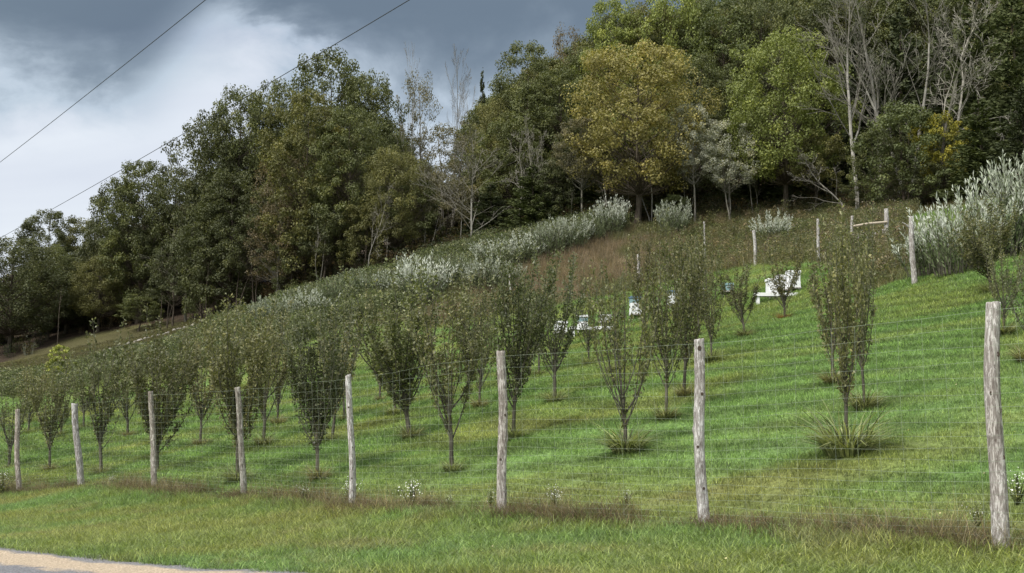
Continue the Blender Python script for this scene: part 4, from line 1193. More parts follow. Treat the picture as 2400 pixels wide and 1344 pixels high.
FOREST = [  # kind, u, Y, top v, crown width px, colour, label
    # left end of the wood
    ('round', 30, 124, 560, 230, 'dk', "dark green tree with drooping skirts at the left edge of the wood"),
    ('tall', 112, 140, 492, 130, 'dk', "dome-topped dark tree standing behind the left end of the wood"),
    ('round', 120, 128, 575, 130, 'gr', "mid green tree just right of the leftmost dark tree"),
    ('tall', 190, 142, 512, 120, 'ol', "dull olive tree in the dip between the dome-topped tree and the big left crown"),
    ('round', 160, 131, 640, 150, 'dk', "dark low-crowned tree with several trunks near the left grassy slope"),
    ('tall', 270, 130, 425, 130, 'dk', "dark green left half of the first big crown against the sky"),
    ('tall', 330, 127, 376, 150, 'gr', "first big green crown against the pale sky, above paired trunks"),
    ('tall', 402, 127, 388, 130, 'dk', "dark crown touching the right side of the first big crown"),
    ('round', 235, 126, 600, 130, 'ol', "olive yellowish low tree hanging over the grassy slope"),
    ('small', 330, 121, 690, 100, 'gr', "small leafy sapling hanging before the paired trunks"),
    ('bare', 440, 120, 500, 170, 'b', "grey bare twiggy tree between the two big left crowns"),
    ('tall', 490, 119, 262, 170, 'dk', "dark crown at the left shoulder of the second big crown"),
    ('tall', 566, 120, 206, 170, 'gr', "tall green crown with a knobbly top, second step of the skyline"),
    ('tall', 545, 115, 400, 170, 'dk', "dark dense tree below the knobbly-topped crown"),
    ('tall', 650, 122, 190, 150, 'gr', "green crown just left of the highest left peak"),
    ('sparse', 660, 111, 340, 140, 'br', "brownish thinning tree below the highest left peak"),
    ('tall', 776, 119, 118, 180, 'gr', "highest pointed crown of the left wood against the dark cloud"),
    ('tall', 720, 111, 215, 190, 'ol', "large olive crown below the highest left peak"),
    ('tall', 868, 118, 168, 150, 'gr', "green crown at the right shoulder of the highest left peak"),
    ('tall', 815, 109, 250, 150, 'gr', "dense green crown above the small pale bare tree"),
    ('sparse', 650, 110, 470, 130, 'br', "low brown-leaved tree at the wood edge left of the small bare tree"),
    ('round', 930, 107, 345, 150, 'ol', "pale olive tree with feathery edge right of the small bare tree"),
    ('crook', 862, 105, 430, 130, 'p', "small pale bare tree with outstretched limbs at the wood edge"),
    ('sparse', 985, 122, 165, 120, 'gb', "thin grey-brown tree with sky showing through its leaves"),
    ('bare', 968, 130, 100, 90, 'b', "bare grey tree left in the bright sky gap"),
    ('bare', 1062, 132, 112, 110, 'b', "tallest bare grey tree in the middle of the bright sky gap"),
    ('bare', 1108, 134, 150, 90, 'b', "bare grey tree right in the bright sky gap beside the spire"),
    ('spire', 1130, 128, 168, 44, 'cd', "dark narrow conifer spire in the bright sky gap"),
    ('sparse', 1050, 118, 290, 150, 'gb', "grey-olive thinning tree below the bright sky gap"),
    ('fan', 1105, 104, 290, 250, 'p', "pale bare tree with fine fanning twigs before the wood's middle"),
    ('pole', 1078, 106, 430, 50, 'p', "pale slim trunk just left of the fanning bare tree"),
    ('round', 1165, 116, 235, 120, 'ol', "soft olive crown right of the sky gap"),
    ('tall', 1232, 117, 100, 170, 'gr', "green pointed crown right of the sky gap"),
    ('tall', 1200, 112, 270, 170, 'gr', "green crown below the pointed crown right of the sky gap"),
    ('sparse', 1325, 124, 58, 110, 'br', "brownish treetop against the dark cloud"),
    ('tall', 1310, 114, 165, 170, 'gr', "dark green crown left of the golden tree"),
    ('crook', 1210, 106, 290, 140, 'p', "crooked grey bare tree between the olive crowns"),
    ('crook', 1270, 108, 275, 110, 'p', "grey bare branching tree above the dark low cedar"),
    ('cedar', 1248, 105, 385, 150, 'cg', "green low cedar at the wood edge below the grey bare trees"),
    ('cedar', 1345, 107, 330, 170, 'cd', "dark cedar left of the leaning pale trunk"),
    ('cedar', 1150, 108, 430, 130, 'cd', "dark cedar behind the fanning bare tree"),
    ('tall', 1440, 119, -5, 170, 'yg', "yellow-green crown touching the top edge beside the last of the sky"),
    ('round', 1490, 102, 108, 290, 'ye', "golden yellow tree, the brightest in the wood"),
    ('tall', 1575, 117, -40, 190, 'yg', "yellowish crown rising beyond the top edge above the golden tree"),
    ('tall', 1690, 115, 0, 210, 'bg', "broad green crown at the top edge between golden and yellow-green trees"),
    ('tall', 1640, 109, 130, 170, 'gr', "green crown close behind the golden tree's right side"),
    ('round', 1835, 101, 78, 270, 'yg', "big round yellow-green tree right of the golden tree"),
    ('tall', 1790, 114, -30, 180, 'gr', "green crown at the top edge behind the round yellow-green tree"),
    ('high', 1625, 101, 245, 110, 'pale', "small tree with whitish leaves below the golden tree's right side"),
    ('high', 1712, 101, 285, 130, 'pale', "pale-leaved tree with a forked light trunk in the dark wood edge"),
    ('high', 1365, 104, 280, 130, 'gb', "leaning thin tree with pale trunk left of the golden tree's foot"),
    ('small', 1905, 100, 300, 150, 'ol', "olive small tree right below the round yellow-green tree"),
    ('cedar', 1780, 106, 330, 190, 'cd', "dark cedar in the shade below the round yellow-green tree"),
    ('cedar', 1900, 108, 250, 190, 'cd', "dark cedar behind the bare branches at the wood edge"),
    ('bare', 2125, 95, -80, 350, 'p', "third of the tall bare grey trees at upper right"),
    ('bare', 1998, 95, -70, 300, 'p', "leftmost of the tall bare grey trees at upper right"),
    ('bare', 2050, 96, -90, 320, 'p', "second of the tall bare grey trees at upper right"),
    ('crook', 2195, 92, -20, 400, 'p', "rightmost pale bare tree with wide crooked limbs at upper right"),
    ('crook', 1985, 96, 330, 250, 'p', "fallen-looking bare crooked branches over the dark gap in the wood edge"),
    ('small', 2120, 91, 240, 210, 'bg', "leafy green tree below the tall bare trees"),
    ('small', 2210, 90, 262, 120, 'yy', "small tree with bright yellow leaves at the foot of the bare trees"),
    ('small', 2060, 92, 300, 130, 'gr', "green low tree left below the tall bare trees"),
    ('cedar', 2010, 108, 60, 210, 'cd', "dark evergreen behind the left bare grey tree"),
    ('cedar', 2110, 108, 20, 220, 'cd', "dark evergreen behind the middle bare grey trees"),
    ('cedar', 2215, 104, 40, 210, 'cd', "dark evergreen behind the crooked bare limbs"),
    ('cedar', 2290, 96, -60, 220, 'cg', "tall green evergreen at upper right beside the crooked limbs"),
    ('cedar', 2375, 92, -80, 220, 'cg', "tall green evergreen at the right edge of the picture"),
    ('cedar', 2300, 86, 230, 190, 'cg', "green evergreen just above the silver thicket"),
    ('tall', 2380, 104, -160, 190, 'ol', "olive crown at the top right corner"),
    ('cedar', 2400, 84, 200, 170, 'cd', "dark evergreen above the tallest silver shrub at the right edge"),
    # slim stems along the wood edge
    ('pole', 1523, 102, 330, 44, 'p', "pale trunk under the golden tree"),
    ('pole', 1476, 103, 380, 40, 'b', "grey slim trunk left under the golden tree"),
    ('pole', 1612, 103, 360, 44, 'b', "slim grey trunk below the whitish-leaved small tree"),
    ('pole', 1706, 103, 340, 40, 'p', "thin straight pale trunk in the dark wood edge"),
    ('pole', 1768, 102, 390, 60, 'p', "short forked pale trunk in the dark gap"),
    ('pole', 1955, 100, 400, 60, 'p', "small forked pale trunk under the crooked branches"),
    ('pole', 1422, 103, 350, 60, 'p', "leaning pale trunk at the right end of the weed belt"),
    ('pole', 485, 113, 600, 50, 'b', "slim twin trunk standing alone on the left grassy slope"),
    ('pole', 750, 107, 520, 50, 'b', "slim dark trunk at the wood edge above the bright left silver shrub"),
    ('pole', 1340, 104, 440, 40, 'b', "thin trunk below the dark cedar"),
    ('pole', 560, 112, 560, 50, 'b', "dark slim trunk at the wood edge left of the brown-leaved trees"),
    ('pole', 905, 106, 480, 50, 'b', "slim trunk in the dark edge right of the small pale bare tree"),
    ('pole', 1000, 106, 470, 50, 'b', "slim trunk in the dark edge left of the fanning bare tree"),
    ('small', 850, 107, 470, 120, 'ol', "olive undergrowth tree behind the small pale bare tree"),
    ('small', 760, 108, 480, 130, 'dk', "dark undergrowth tree at the foot of the large olive crown"),
    ('small', 600, 112, 500, 140, 'dk', "dark undergrowth tree below the knobbly-topped crown"),
    ('small', 690, 110, 540, 120, 'gr', "low green tree at the wood edge below the brown trees"),
    ('small', 970, 107, 420, 130, 'gr', "green undergrowth tree left of the fanning bare tree"),
    ('small', 1040, 108, 400, 140, 'gb', "grey-green undergrowth tree behind the fanning bare tree"),
    ('small', 1290, 106, 380, 120, 'dk', "dark small tree between the low cedars"),
    ('small', 1560, 105, 340, 150, 'dk', "dark small tree in the shade right of the golden tree"),
    ('small', 1420, 106, 330, 130, 'gb', "grey-olive small tree left of the golden tree's trunk"),
    ('small', 1580, 101, 455, 70, 'bg', "low blue-green bush at the wood edge right of the golden trunk"),
    ('small', 2040, 95, 420, 110, 'dk', "dark low bush left of the green tree at the wood edge"),
    ('small', 2185, 90, 380, 140, 'dk', "dark low tree just left of the silver thicket"),
    ('small', 480, 116, 480, 120, 'gr', "green small tree below the dark left shoulder crown"),
    ('small', 410, 119, 560, 120, 'dk', "dark small tree right of the paired trunks"),
    ('pole', 382, 118, 620, 56, 'b', "left of the paired dark trunks on the grassy slope"),
    ('pole', 398, 118.3, 620, 50, 'b', "right of the paired dark trunks on the grassy slope"),
    ('pole', 142, 122, 650, 50, 'b', "dark trunk at the foot of the low-crowned left trees"),
]
rgf = np.random.default_rng(99)
fcount = {}
GROUPF = 'trees of the wood edge'


def plant(kind, x, y, z, H, Rw, col, lab, group, nm=None):
    k_ = fcount.get(kind, 0); fcount[kind] = k_ + 1
    rz = rgf.uniform(0, 6.28)
    if kind in DEC:
        ms = DEC[kind][k_ % len(DEC[kind])]
        ev = kind in ('cedar', 'spire')
        cc = np.array(C_[col]) * rgf.uniform(0.92, 1.1)
        bark = M['bark_grey'] if kind in ('high', 'sparse') else M['bark_dark']
        name = nm or ('evergreen_tree' if ev else 'broadleaf_tree')
        make_thing(name, ms, x, y, z, H, Rw, lab, 'tree', group, cc, bark, M['needle'] if ev else M['leaf'], rz)
    else:
        tr, tw, Hm, Rm, lf = BARE[kind][k_ % len(BARE[kind])]
        sx = Rw / Rm
        if kind == 'pole':
            sx = H / Hm * 0.9
        t_ = tag(empty(nm or 'bare_tree', (x, y, z), rz, (sx, sx, H / Hm)), lab, 'tree', group)
        o1 = obj('trunk', tr, None, t_); o2 = obj('twigs', tw, None, t_)
        mt = M['bark_pale'] if col == 'p' else M['bark_dark'] if (kind == 'pole' and x < -20) else M['bark_grey']
        for o in (o1, o2):
            if o is o2 and mt is M['bark_pale']:
                mt = M['bark_grey']
            if not o.data.materials:
                o.data.materials.append(mt)
            o.material_slots[0].link = 'OBJECT'
            o.material_slots[0].material = mt


for kind, u, Y, vt, wpx, col, lab in FOREST:
    p_ = at(u, vt, Y)
    xg = at(u, min(vt + 150, 600), Y)[0]
    z = tz(xg, Y)
    H = height_to(xg, Y, z, vt)
    plant(kind, xg, Y, z, max(H, 2.0), wpx * 0.5 * Y / FPX * (1.22 if kind == 'tall' and u < 950 else 1.08), col, lab, GROUPF)

# the ranks further up the hill, where single trees can no longer be told apart
ranks = [(-60, 100, 150, 60), (0, 150, 151, 55)]
for k_ in range(64):
    u = 1150 + (k_ % 22) * 62 + rgf.uniform(-25, 25)
    Y = 122 + (k_ // 22) * 14 + rgf.uniform(-4, 4)
    x = (u - UC) / FPX * Y
    z = tz(x, Y)
    sky_v = np.interp(u, [1150, 1250, 1350, 1420, 1520, 2400], [235, 150, 110, 40, 10, -80])
    H = min(height_to(x, Y, z, sky_v) + rgf.uniform(-1.2, 0.3), 21.0)
    if H < 5:
        continue
    plant('tall', x, Y, z, H, rgf.uniform(3.6, 4.8), ['gr', 'dk', 'ol', 'gr'][k_ % 4], "green tree deep in the wood behind the edge trees", 'back ranks of the wood')
for k_ in range(34):
    u = -60 + (k_ % 17) * 72 + rgf.uniform(-20, 20)
    Y = 136 + (k_ // 17) * 12 + rgf.uniform(-4, 4)
    x = (u - UC) / FPX * Y
    z = tz(x, Y)
    sky_v = np.interp(u, [-60, 30, 110, 200, 230, 320, 420, 450, 560, 640, 770, 900, 960, 1100, 1160], [650, 640, 600, 610, 580, 500, 500, 470, 320, 300, 240, 270, 400, 420, 330])
    H = min(height_to(x, Y, z, sky_v) + rgf.uniform(-1.5, 0.0), 21.0)
    if H < 4:
        continue
    plant('tall', x, Y, z, H, rgf.uniform(3.6, 4.8), ['dk', 'gr', 'dk', 'ol'][k_ % 4], "green tree deep in the wood behind the edge trees", 'back ranks of the wood')

# yellow-green sapling and stones on the left slope
x, y, z = hit(138, 912)
make_thing('sapling', decid_meshes(381, 3.4, 1.1, 0.05, 46, 26, 0.20, trunk_r=0.04, stems=3), x, y, z, height_to(x, y, z, 808), 34 * y / FPX, "bright yellow-green sapling at the left below the grassy slope", 'sapling', None, (0.26, 0.29, 0.075), M['bark_twig'], M['leaf'], 0.4)


def stone_mesh(seed):
    rg = np.random.default_rng(seed)
    a_ = np.linspace(0, np.pi, 6)[:, None]; b_ = (np.arange(8) * np.pi / 4)[None]
    r = 1 + rg.normal(0, 0.14, (6, 8)); r[0] = r[0, 0]; r[-1] = r[-1, 0]
    V = np.stack([np.sin(a_) * np.cos(b_) * r, np.sin(a_) * np.sin(b_) * r * 0.8, -np.cos(a_) * r * 0.62 + 0 * b_], -1)
    return grid_mesh('stone', V, False, True)


STN = [stone_mesh(s_) for s_ in range(5)]
rgk = np.random.default_rng(4)


def stone_row(us, vs, n, lab, smin, smax):
    c0 = hit(us[0], vs[0])
    t_ = tag(empty('stone_row', c0), lab, 'stone wall')
    for k_ in range(n):
        f = k_ / max(1, n - 1)
        u_ = np.interp(f, np.linspace(0, 1, len(us)), us) + rgk.uniform(-4, 4); v_ = np.interp(f, np.linspace(0, 1, len(vs)), vs) + rgk.uniform(-1.5, 1.5)
        q_ = hit(u_, v_)
        o = obj('stone', STN[k_ % 5], M['stone'], t_)
        s_ = rgk.uniform(smin, smax)
        o.location = (q_[0] - c0[0], q_[1] - c0[1], q_[2] - c0[2] + s_ * 0.35); o.scale = (s_, s_, s_); o.rotation_euler = (rgk.uniform(-.3, .3), rgk.uniform(-.3, .3), rgk.uniform(0, 6))


stone_row([245, 300, 340, 400, 460], [826, 810, 797, 780, 764], 40, "line of pale stones crossing the left grassy slope", 0.10, 0.24)
stone_row([50, 70, 95], [884, 881, 876], 11, "small heap of pale stones at the left beside the yellow-green sapling", 0.14, 0.3)

# ------------------------------------------------------------------ overhead cables
def cable(pa, pb, sag, r, lab):
    f = np.linspace(0, 1, 60)
    P = pa[None] * (1 - f)[:, None] + pb[None] * f[:, None]
    P[:, 2] -= sag * 4 * f * (1 - f)
    o = obj('overhead_cable', quad_mesh('overhead_cable', polytube(P - pa, np.full(60, r), 6), smooth=True), M['cable'], loc=tuple(pa))
    tag(o, lab, 'cable', 'overhead cables')


cable(at(560, -63, 24), at(-260, 572, 62), 0.15, 0.0085, "upper thin black overhead cable crossing the open sky alone")
cable(at(1080, -72, 26), at(-140, 632, 82), 0.20, 0.010, "lower thin black overhead cable passing before the tree crowns")

# ------------------------------------------------------------------ scattered ground cover (geometry-node instances of small clumps)
def scatter(name, P, scl, rot, tint, idx, clumps, mat, lab, cat):
    """one 'stuff' object: clump meshes instanced on points"""
    srcs = []
    for i, cm in enumerate(clumps):
        if not cm.materials:
            cm.materials.append(mat)
        srcs.append(bpy.data.objects.new(name + '_clump', cm))
    me = bpy.data.meshes.new(name)
    N = len(P)
    me.vertices.add(N)
    me.vertices.foreach_set('co', np.ascontiguousarray(P, dtype=np.float32).ravel())
    for an, ty, arr, key in (('scl', 'FLOAT_VECTOR', scl, 'vector'), ('rot', 'FLOAT_VECTOR', rot, 'vector'), ('idx', 'INT', idx, 'value')):
        at_ = me.attributes.new(an, ty, 'POINT')
        at_.data.foreach_set(key, np.ascontiguousarray(arr, dtype=np.int32 if ty == 'INT' else np.float32).ravel())
    at_ = me.attributes.new('tint', 'FLOAT_COLOR', 'POINT')
    at_.data.foreach_set('color', np.concatenate([tint, np.ones((N, 1))], 1).astype(np.float32).ravel())
    me.materials.append(mat)
    o = bpy.data.objects.new(name, me)
    COL.objects.link(o)
    ng = bpy.data.node_groups.new(name + '_scatter', 'GeometryNodeTree')
    ng.interface.new_socket('Geometry', in_out='INPUT', socket_type='NodeSocketGeometry')
    ng.interface.new_socket('Geometry', in_out='OUTPUT', socket_type='NodeSocketGeometry')
    gi = ng.nodes.new('NodeGroupInput'); go = ng.nodes.new('NodeGroupOutput')
    jn = ng.nodes.new('GeometryNodeJoinGeometry')
    for s_ in reversed(srcs):
        oi = ng.nodes.new('GeometryNodeObjectInfo')
        oi.inputs['Object'].default_value = s_
        oi.inputs['As Instance'].default_value = True
        ng.links.new(oi.outputs['Geometry'], jn.inputs[0])
    ip = ng.nodes.new('GeometryNodeInstanceOnPoints')
    ip.inputs['Pick Instance'].default_value = True

    def attr(nm, ty):
        nd = ng.nodes.new('GeometryNodeInputNamedAttribute')
        nd.data_type = ty
        nd.inputs['Name'].default_value = nm
        return nd.outputs['Attribute']
    ng.links.new(gi.outputs[0], ip.inputs['Points'])
    ng.links.new(jn.outputs[0], ip.inputs['Instance'])
    ng.links.new(attr('idx', 'INT'), ip.inputs['Instance Index'])
    ng.links.new(attr('scl', 'FLOAT_VECTOR'), ip.inputs['Scale'])
    er = ng.nodes.new('FunctionNodeEulerToRotation')
    ng.links.new(attr('rot', 'FLOAT_VECTOR'), er.inputs[0])
    ng.links.new(er.outputs[0], ip.inputs['Rotation'])
    ng.links.new(ip.outputs[0], go.inputs[0])
    md = o.modifiers.new('scatter', 'NODES')
    md.node_group = ng
    tag(o, lab, cat, None, 'stuff')
    return o


def clump(seed, n, rad, L, w, bend=(0.2, 1.0), nseg=2, lvar=0.5):
    rg = np.random.default_rng(seed)
    a = rg.uniform(0, 6.28, n); r = np.sqrt(rg.uniform(0, 1, n)) * rad
    B = np.stack([r * np.cos(a), r * np.sin(a), np.full(n, -0.01)], 1)
    b = rg.uniform(0, 6.28, n)
    lean = np.stack([np.cos(b), np.sin(b), np.zeros(n)], 1)
    Q, ix = blades(B, lean, L * rg.uniform(1 - lvar, 1 + lvar * 0.4, n), w * rg.uniform(0.7, 1.2, n), rg.uniform(bend[0], bend[1], n), nseg, rg)
    return quad_mesh('clump', Q, rg.uniform(0, 1, n)[ix])


rga = np.random.default_rng(500)


def sample(n, xr, yr, wide=0.03):
    """random ground points inside a wedge a little wider than the view"""
    Y = rga.uniform(yr[0], yr[1], n)
    X = rga.uniform(-1, 1, n) * (0.40 + wide) * Y * 1.0 + rga.uniform(-1, 1, n) * 1.2
    w = Y / yr[1]
    keep = rga.uniform(0, 1, n) < w           # even density per square metre
    X, Y = X[keep], Y[keep]
    Z = terrain(X, Y)
    return X, Y, Z


def rots(n, tilt=0.12):
    return np.stack([rga.normal(0, tilt, n), rga.normal(0, tilt, n), rga.uniform(0, 6.28, n)], 1)


# roadside verge
X, Y, Z = sample(150000, None, (9.5, 40))
c_, mk = ground_cover(X, Y, Z)
ok = mk['verge'] & ~on_road(X, Y)
X, Y, Z, c_ = X[ok], Y[ok], Z[ok], c_[ok]
n_ = len(X)
hgt = 0.55 + 0.75 * fbm(X * 0.8, Y * 0.8, 61, 3)
hgt *= np.where(np.abs(fence_side(X, Y)) < 0.9, 1.35, 1.0)
tnt = c_ * rga.uniform(0.65, 1.5, (n_, 1))
CL_V = [clump(i, 22, 0.13, 0.16, 0.0085, (0.3, 1.4), nseg=3, lvar=0.6) for i in range(4)]
scatter('verge_grass', np.stack([X, Y, Z], 1), np.stack([np.ones(n_) * 1.0, np.ones(n_), hgt], 1), rots(n_), tnt, rga.integers(0, 4, n_), CL_V, M['blade'], "rough yellow-green grass between the road and the fence", 'grass')
print('verge', n_)

# orchard lawn, near and far
X, Y, Z = sample(190000, None, (13, 60))
c_, mk = ground_cover(X, Y, Z)
ok = (mk['s'] > -0.4) & ~mk['verge'] & ~mk['rough'] & ~mk['belt'] & ~mk['dry'] & ~mk['wood']
X, Y, Z, c_ = X[ok], Y[ok], Z[ok], c_[ok]
n_ = len(X)
far = np.clip(Y / 25, 0.9, 2.0)
hgt = (0.7 + 0.5 * fbm(X * 0.7, Y * 0.7, 63, 3)) * np.sqrt(far)
tnt = c_ * rga.uniform(0.65, 1.45, (n_, 1))
CL_L = [clump(20 + i, 28, 0.18, 0.095, 0.009, (0.2, 1.1), 2, 0.6) for i in range(4)]
scatter('lawn_grass', np.stack([X, Y, Z], 1), np.stack([far, far, hgt], 1), rots(n_, 0.08), tnt, rga.integers(0, 4, n_), CL_L, M['blade'], "mown green lawn between the fruit trees", 'grass')
print('lawn', n_)

# brown dead weeds along the foot of the fence
n_ = 4200
sc = rga.uniform(0, cum[-1], n_)
off_ = rga.normal(0.0, 0.24, n_)
patch = fbm(sc * 0.45, sc * 0 + 2, 71, 2)
keep = rga.uniform(0, 1, n_) < np.clip((patch - 0.34) * 3.4, 0.08, 1)
sc, off_ = sc[keep], off_[keep]
X = np.interp(sc, cum, nx) + off_ * 0.8; Y = np.interp(sc, cum, ny) + off_ * 0.6
Z = terrain(X, Y); n_ = len(X)
mixc = rga.uniform(0, 1, n_)[:, None]
tnt = np.where(mixc < 0.5, np.array([[0.105, 0.068, 0.044]]), np.where(mixc < 0.72, np.array([[0.19, 0.165, 0.085]]), np.array([[0.10, 0.125, 0.04]]))) * rga.uniform(0.6, 1.3, (n_, 1))
CL_F = [clump(40 + i, 30, 0.16, 0.34, 0.0055, (0.3, 1.3), 3) for i in range(3)]
fs = np.tile(rga.uniform(0.55, 1.15, (n_, 1)), (1, 3))
tallw = rga.uniform(0, 1, n_) < 0.12
fs[tallw] *= [0.9, 0.9, 1.7]
tnt[tallw] = np.array([0.25, 0.215, 0.125]) * rga.uniform(0.7, 1.2, (tallw.sum(), 1))
scatter('fence_weeds', np.stack([X, Y, Z], 1), fs, rots(n_, 0.2), tnt, rga.integers(0, 3, n_), CL_F, M['blade'], "brown dead weeds in a strip along the foot of the roadside fence", 'weeds')

# tall stalks behind the upper fence: reddish dry grass, weed belt, rough olive growth
CL_T = [clump(50 + i, 26, 0.32, 1.0, 0.012, (0.05, 0.45), 3, 0.4) for i in range(3)]


def leafy_clump(seed, n=90, R=0.45, H=1.0, L=0.12):
    rg = np.random.default_rng(seed)
    a = rg.uniform(0, 6.28, n); r = np.sqrt(rg.uniform(0, 1, n)) * R; z = H * rg.uniform(0.05, 1, n) ** 0.8
    Pn = np.stack([r * np.cos(a) * (0.6 + 0.4 * z / H), r * np.sin(a) * (0.6 + 0.4 * z / H), z], 1)
    A = norm(np.stack([np.cos(a), np.sin(a), rg.uniform(-0.2, 1.2, n)], 1) + rg.normal(0, 0.4, (n, 3)))
    Q = leaves(Pn, A, L * rg.uniform(0.6, 1.4, n), L * 0.4, rg)
    B = np.stack([r[:14] * np.cos(a[:14]) * 0.5, r[:14] * np.sin(a[:14]) * 0.5, np.zeros(14)], 1)
    Q2 = frusta(B, B * 1.6 + np.array([0, 0, H * 0.9]), np.full(14, 0.006), np.full(14, 0.004), 3)
    return quad_mesh('clump', np.concatenate([Q, Q2]), np.concatenate([rg.uniform(0, 1, n), np.full(len(Q2), 0.3)]))


CL_W = [leafy_clump(60 + i) for i in range(3)]
X, Y, Z = sample(90000, None, (44, 112), 0.06)
c_, mk = ground_cover(X, Y, Z)
ok = mk['dry']; n_ = ok.sum()
tnt = c_[ok] * rga.uniform(0.7, 1.3, (n_, 1))
gm = (fbm(X[ok] * 0.45, Y[ok] * 0.45, 87, 3) > 0.56) | (rga.uniform(0, 1, n_) < 0.08)
tnt[gm] = np.array([0.125, 0.13, 0.055]) * rga.uniform(0.7, 1.3, (gm.sum(), 1))
scatter('dry_grass', np.stack([X, Y, Z], 1)[ok], np.stack([np.ones(n_), np.ones(n_), rga.uniform(0.45, 1.15, n_)], 1), rots(n_, 0.16), tnt, rga.integers(0, 3, n_), CL_T, M['blade'], "tall reddish brown dry grass behind the upper fence", 'dry grass')
print('dry', n_)
ok = mk['belt']; n_ = ok.sum()
pal = np.array([[0.135, 0.160, 0.070], [0.175, 0.195, 0.110], [0.105, 0.138, 0.050], [0.30, 0.31, 0.21]])
tnt = pal[rga.choice(4, n_, p=[.4, .27, .25, .08])] * rga.uniform(0.75, 1.25, (n_, 1))
hb = (0.8 + 1.2 * fbm(X[ok] * 0.25, Y[ok] * 0.25, 81, 3)) * np.interp(mk['u'][ok], [300, 650], [0.55, 1.0])
scatter('tall_weeds', np.stack([X, Y, Z], 1)[ok], np.stack([np.ones(n_) * 1.1, np.ones(n_) * 1.1, hb], 1), rots(n_, 0.12), tnt, rga.integers(0, 6, n_), CL_W + CL_T, M['blade'], "belt of tall grey-green weeds below the wood", 'weeds')
print('belt', n_)
ok = mk['rough'] & (rga.uniform(0, 1, len(X)) < 0.8); n_ = ok.sum()
pal = np.array([[0.140, 0.150, 0.065], [0.215, 0.185, 0.105], [0.115, 0.140, 0.052], [0.175, 0.138, 0.088]])
tnt = pal[rga.choice(4, n_, p=[.35, .25, .25, .15])] * rga.uniform(0.7, 1.25, (n_, 1))
hb = (0.25 + 1.3 * fbm(X[ok] * 0.5, Y[ok] * 0.5, 83, 3) ** 1.5) * rga.uniform(0.6, 1.3, n_)
scatter('rough_growth', np.stack([X, Y, Z], 1)[ok], np.stack([np.ones(n_), np.ones(n_), hb], 1), rots(n_, 0.15), tnt, rga.choice(6, n_, p=[.1, .1, .1, .24, .23, .23]), CL_W + CL_T, M['blade'], "rough olive and brown growth above the upper fence", 'weeds')
print('rough', n_)
# short rough grass over the left slope and undergrowth along the wood edge
X, Y, Z = sample(60000, None, (58, 118), 0.06)
c_, mk = ground_cover(X, Y, Z)
ok = mk['field'] | (~mk['verge'] & ~mk['rough'] & ~mk['belt'] & ~mk['dry'] & ~mk['wood'] & (Y > 60)); n_ = ok.sum()
tnt = c_[ok] * rga.uniform(0.7, 1.35, (n_, 1))
scatter('slope_grass', np.stack([X, Y, Z], 1)[ok], np.stack([np.ones(n_) * 1.2, np.ones(n_) * 1.2, rga.uniform(0.12, 0.3, n_)], 1), rots(n_, 0.1), tnt, rga.integers(0, 3, n_), CL_T, M['blade'], "short brownish grass on the slope below the left wood", 'grass')
n_ = 5200
X = rga.uniform(-52, 46, n_)
Y = np.interp(X, EX, EY) + rga.uniform(-1.0, 13.0, n_) ** 1.0
Z = terrain(X, Y)
dens = np.where(X < -22, 0.06, 1.0)
ok = rga.uniform(0, 1, n_) < dens
X, Y, Z = X[ok], Y[ok], Z[ok]; n_ = len(X)
pal = np.array([[0.07, 0.08, 0.034], [0.11, 0.085, 0.048], [0.05, 0.066, 0.026], [0.13, 0.092, 0.05]])
tnt = pal[rga.choice(4, n_, p=[.35, .25, .25, .15])] * rga.uniform(0.7, 1.2, (n_, 1))
scatter('undergrowth', np.stack([X, Y, Z], 1), np.tile(rga.uniform(0.5, 1.7, (n_, 1)), (1, 3)) * [1.3, 1.3, 0.9], rots(n_, 0.15), tnt, rga.integers(0, 3, n_), CL_W, M['blade'], "low dark undergrowth along the foot of the wood", 'undergrowth')


# ------------------------------------------------------------------ white asters along the fence
def aster_meshes(seed, n=26, H=0.5, R=0.16):
    rg = np.random.default_rng(seed)
    q, fl, lf, la = [], [], [], []
    for i in range(n):
        a = rg.uniform(0, 6.28); til = rg.uniform(0.0, 0.5)
        L = H * rg.uniform(0.55, 1.0)
        tip = np.array([math.cos(a) * math.sin(til) * L, math.sin(a) * math.sin(til) * L, math.cos(til) * L])
        q.append(polytube([[0, 0, -0.02], tip * 0.55 + rg.normal(0, .01, 3), tip], [0.004, 0.003, 0.002], 3))
        for j in range(rg.integers(2, 6)):
            c = tip * rg.uniform(0.72, 1.03) + rg.normal(0, 0.05, 3)
            r = rg.uniform(0.006, 0.011)
            nn = norm((rg.normal(0, .4, 3) + np.array([0, -0.4, 0.8]))[None])[0]
            s1 = norm(np.cross(nn, [1, 0, 0])[None])[0]; s2 = np.cross(nn, s1)
            for b in range(4):
                a1, a2, am = b * np.pi / 2, (b + 1) * np.pi / 2, (b + .5) * np.pi / 2
                f = lambda t_: s1 * math.cos(t_) + s2 * math.sin(t_)
                fl.append([c, c + f(a1) * r, c + f(am) * r * 1.05 + nn * 0.002, c + f(a2) * r])
        for j in range(7):
            lf.append(tip * rg.uniform(0.1, 0.8)); la.append(rg.normal(size=3) + [0, 0, .6])
    lf = np.array(lf); la = np.array(la)
    return quad_mesh('stems', np.concatenate(q)), quad_mesh('flowers', np.array(fl)), quad_mesh('leaves', leaves(lf, la, 0.05, 0.012, rg), rg.uniform(0, 1, len(lf)))


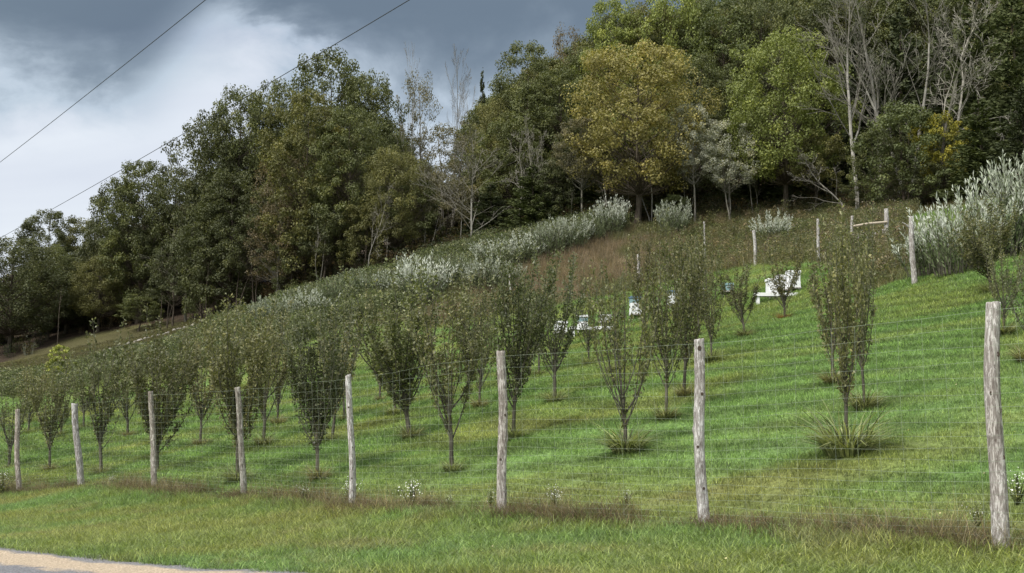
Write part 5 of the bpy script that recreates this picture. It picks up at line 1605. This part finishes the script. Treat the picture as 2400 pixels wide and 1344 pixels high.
AST = [aster_meshes(s_) for s_ in (1, 2)]
ASTERS = [(965, 1196, 70, "white-flowered aster clump halfway between the slim leaning post and the blotchy post"),
          (1300, 1200, 55, "white-flowered aster clump right of the blotchy bark post"),
          (1150, 1196, 48, "sparse white asters just left of the blotchy bark post's foot"),
          (712, 1178, 45, "white aster clump left of the slim leaning post"),
          (1056, 1190, 30, "low white asters between the tall aster clump and the blotchy post"),
          (822, 1176, 52, "white asters wrapped round the slim leaning post's foot"),
          (1468, 1190, 40, "few white asters below the open tree's spiky tuft"),
          (2290, 1245, 60, "cream white aster clump at the left of the rightmost post's foot"),
          (6, 1165, 60, "white-flowered weed clump at the left edge by the fence"),
          (262, 1140, 26, "small white flowers in brown weeds right of the seventh post"),
          (2385, 1190, 80, "tall thin white asters at the right edge behind the rightmost post")]
for i, (u, v, hp, lab) in enumerate(ASTERS):
    x, y, z = hit(u, v)
    st, fl, lf = AST[i % 2]
    s_ = hp * y / FPX / 0.5
    t_ = tag(empty('aster_plant', (x, y, z), i * 1.3, (s_ * 1.1, s_ * 1.1, s_)), lab, 'flowers', 'white asters along the fence')
    obj('stems', st, M['tuft_blade'], t_, color=(0.14, 0.15, 0.06))
    obj('leaves', lf, M['tuft_blade'], t_, color=(0.20, 0.23, 0.09))
    obj('flowers', fl, M['petal'], t_)

# pale fallen leaves and clover heads in the grass
rgl = np.random.default_rng(12)
n_ = 230
Y = rgl.uniform(11.5, 45, n_); X = rgl.uniform(-0.42, 0.42, n_) * Y
ok = ~on_road(X, Y)
X, Y = X[ok], Y[ok]; n_ = len(X)
P = np.stack([X, Y, terrain(X, Y) + rgl.uniform(0.05, 0.085, n_)], 1)
Q = leaves(P, rgl.normal(size=(n_, 3)) * [1, 1, 0.3], rgl.uniform(0.02, 0.05, n_), rgl.uniform(0.015, 0.035, n_), rgl, 0.15, norm(np.array([0, -0.3, 1.0]) + rgl.normal(0, 0.4, (n_, 3))))
tag(obj('fallen_leaves', quad_mesh('fallen_leaves', Q, rgl.uniform(0, 1, n_)), M['tuft_blade'], color=(0.42, 0.40, 0.22)), "tiny pale fallen leaves dotted over the grass", 'leaves', None, 'stuff')
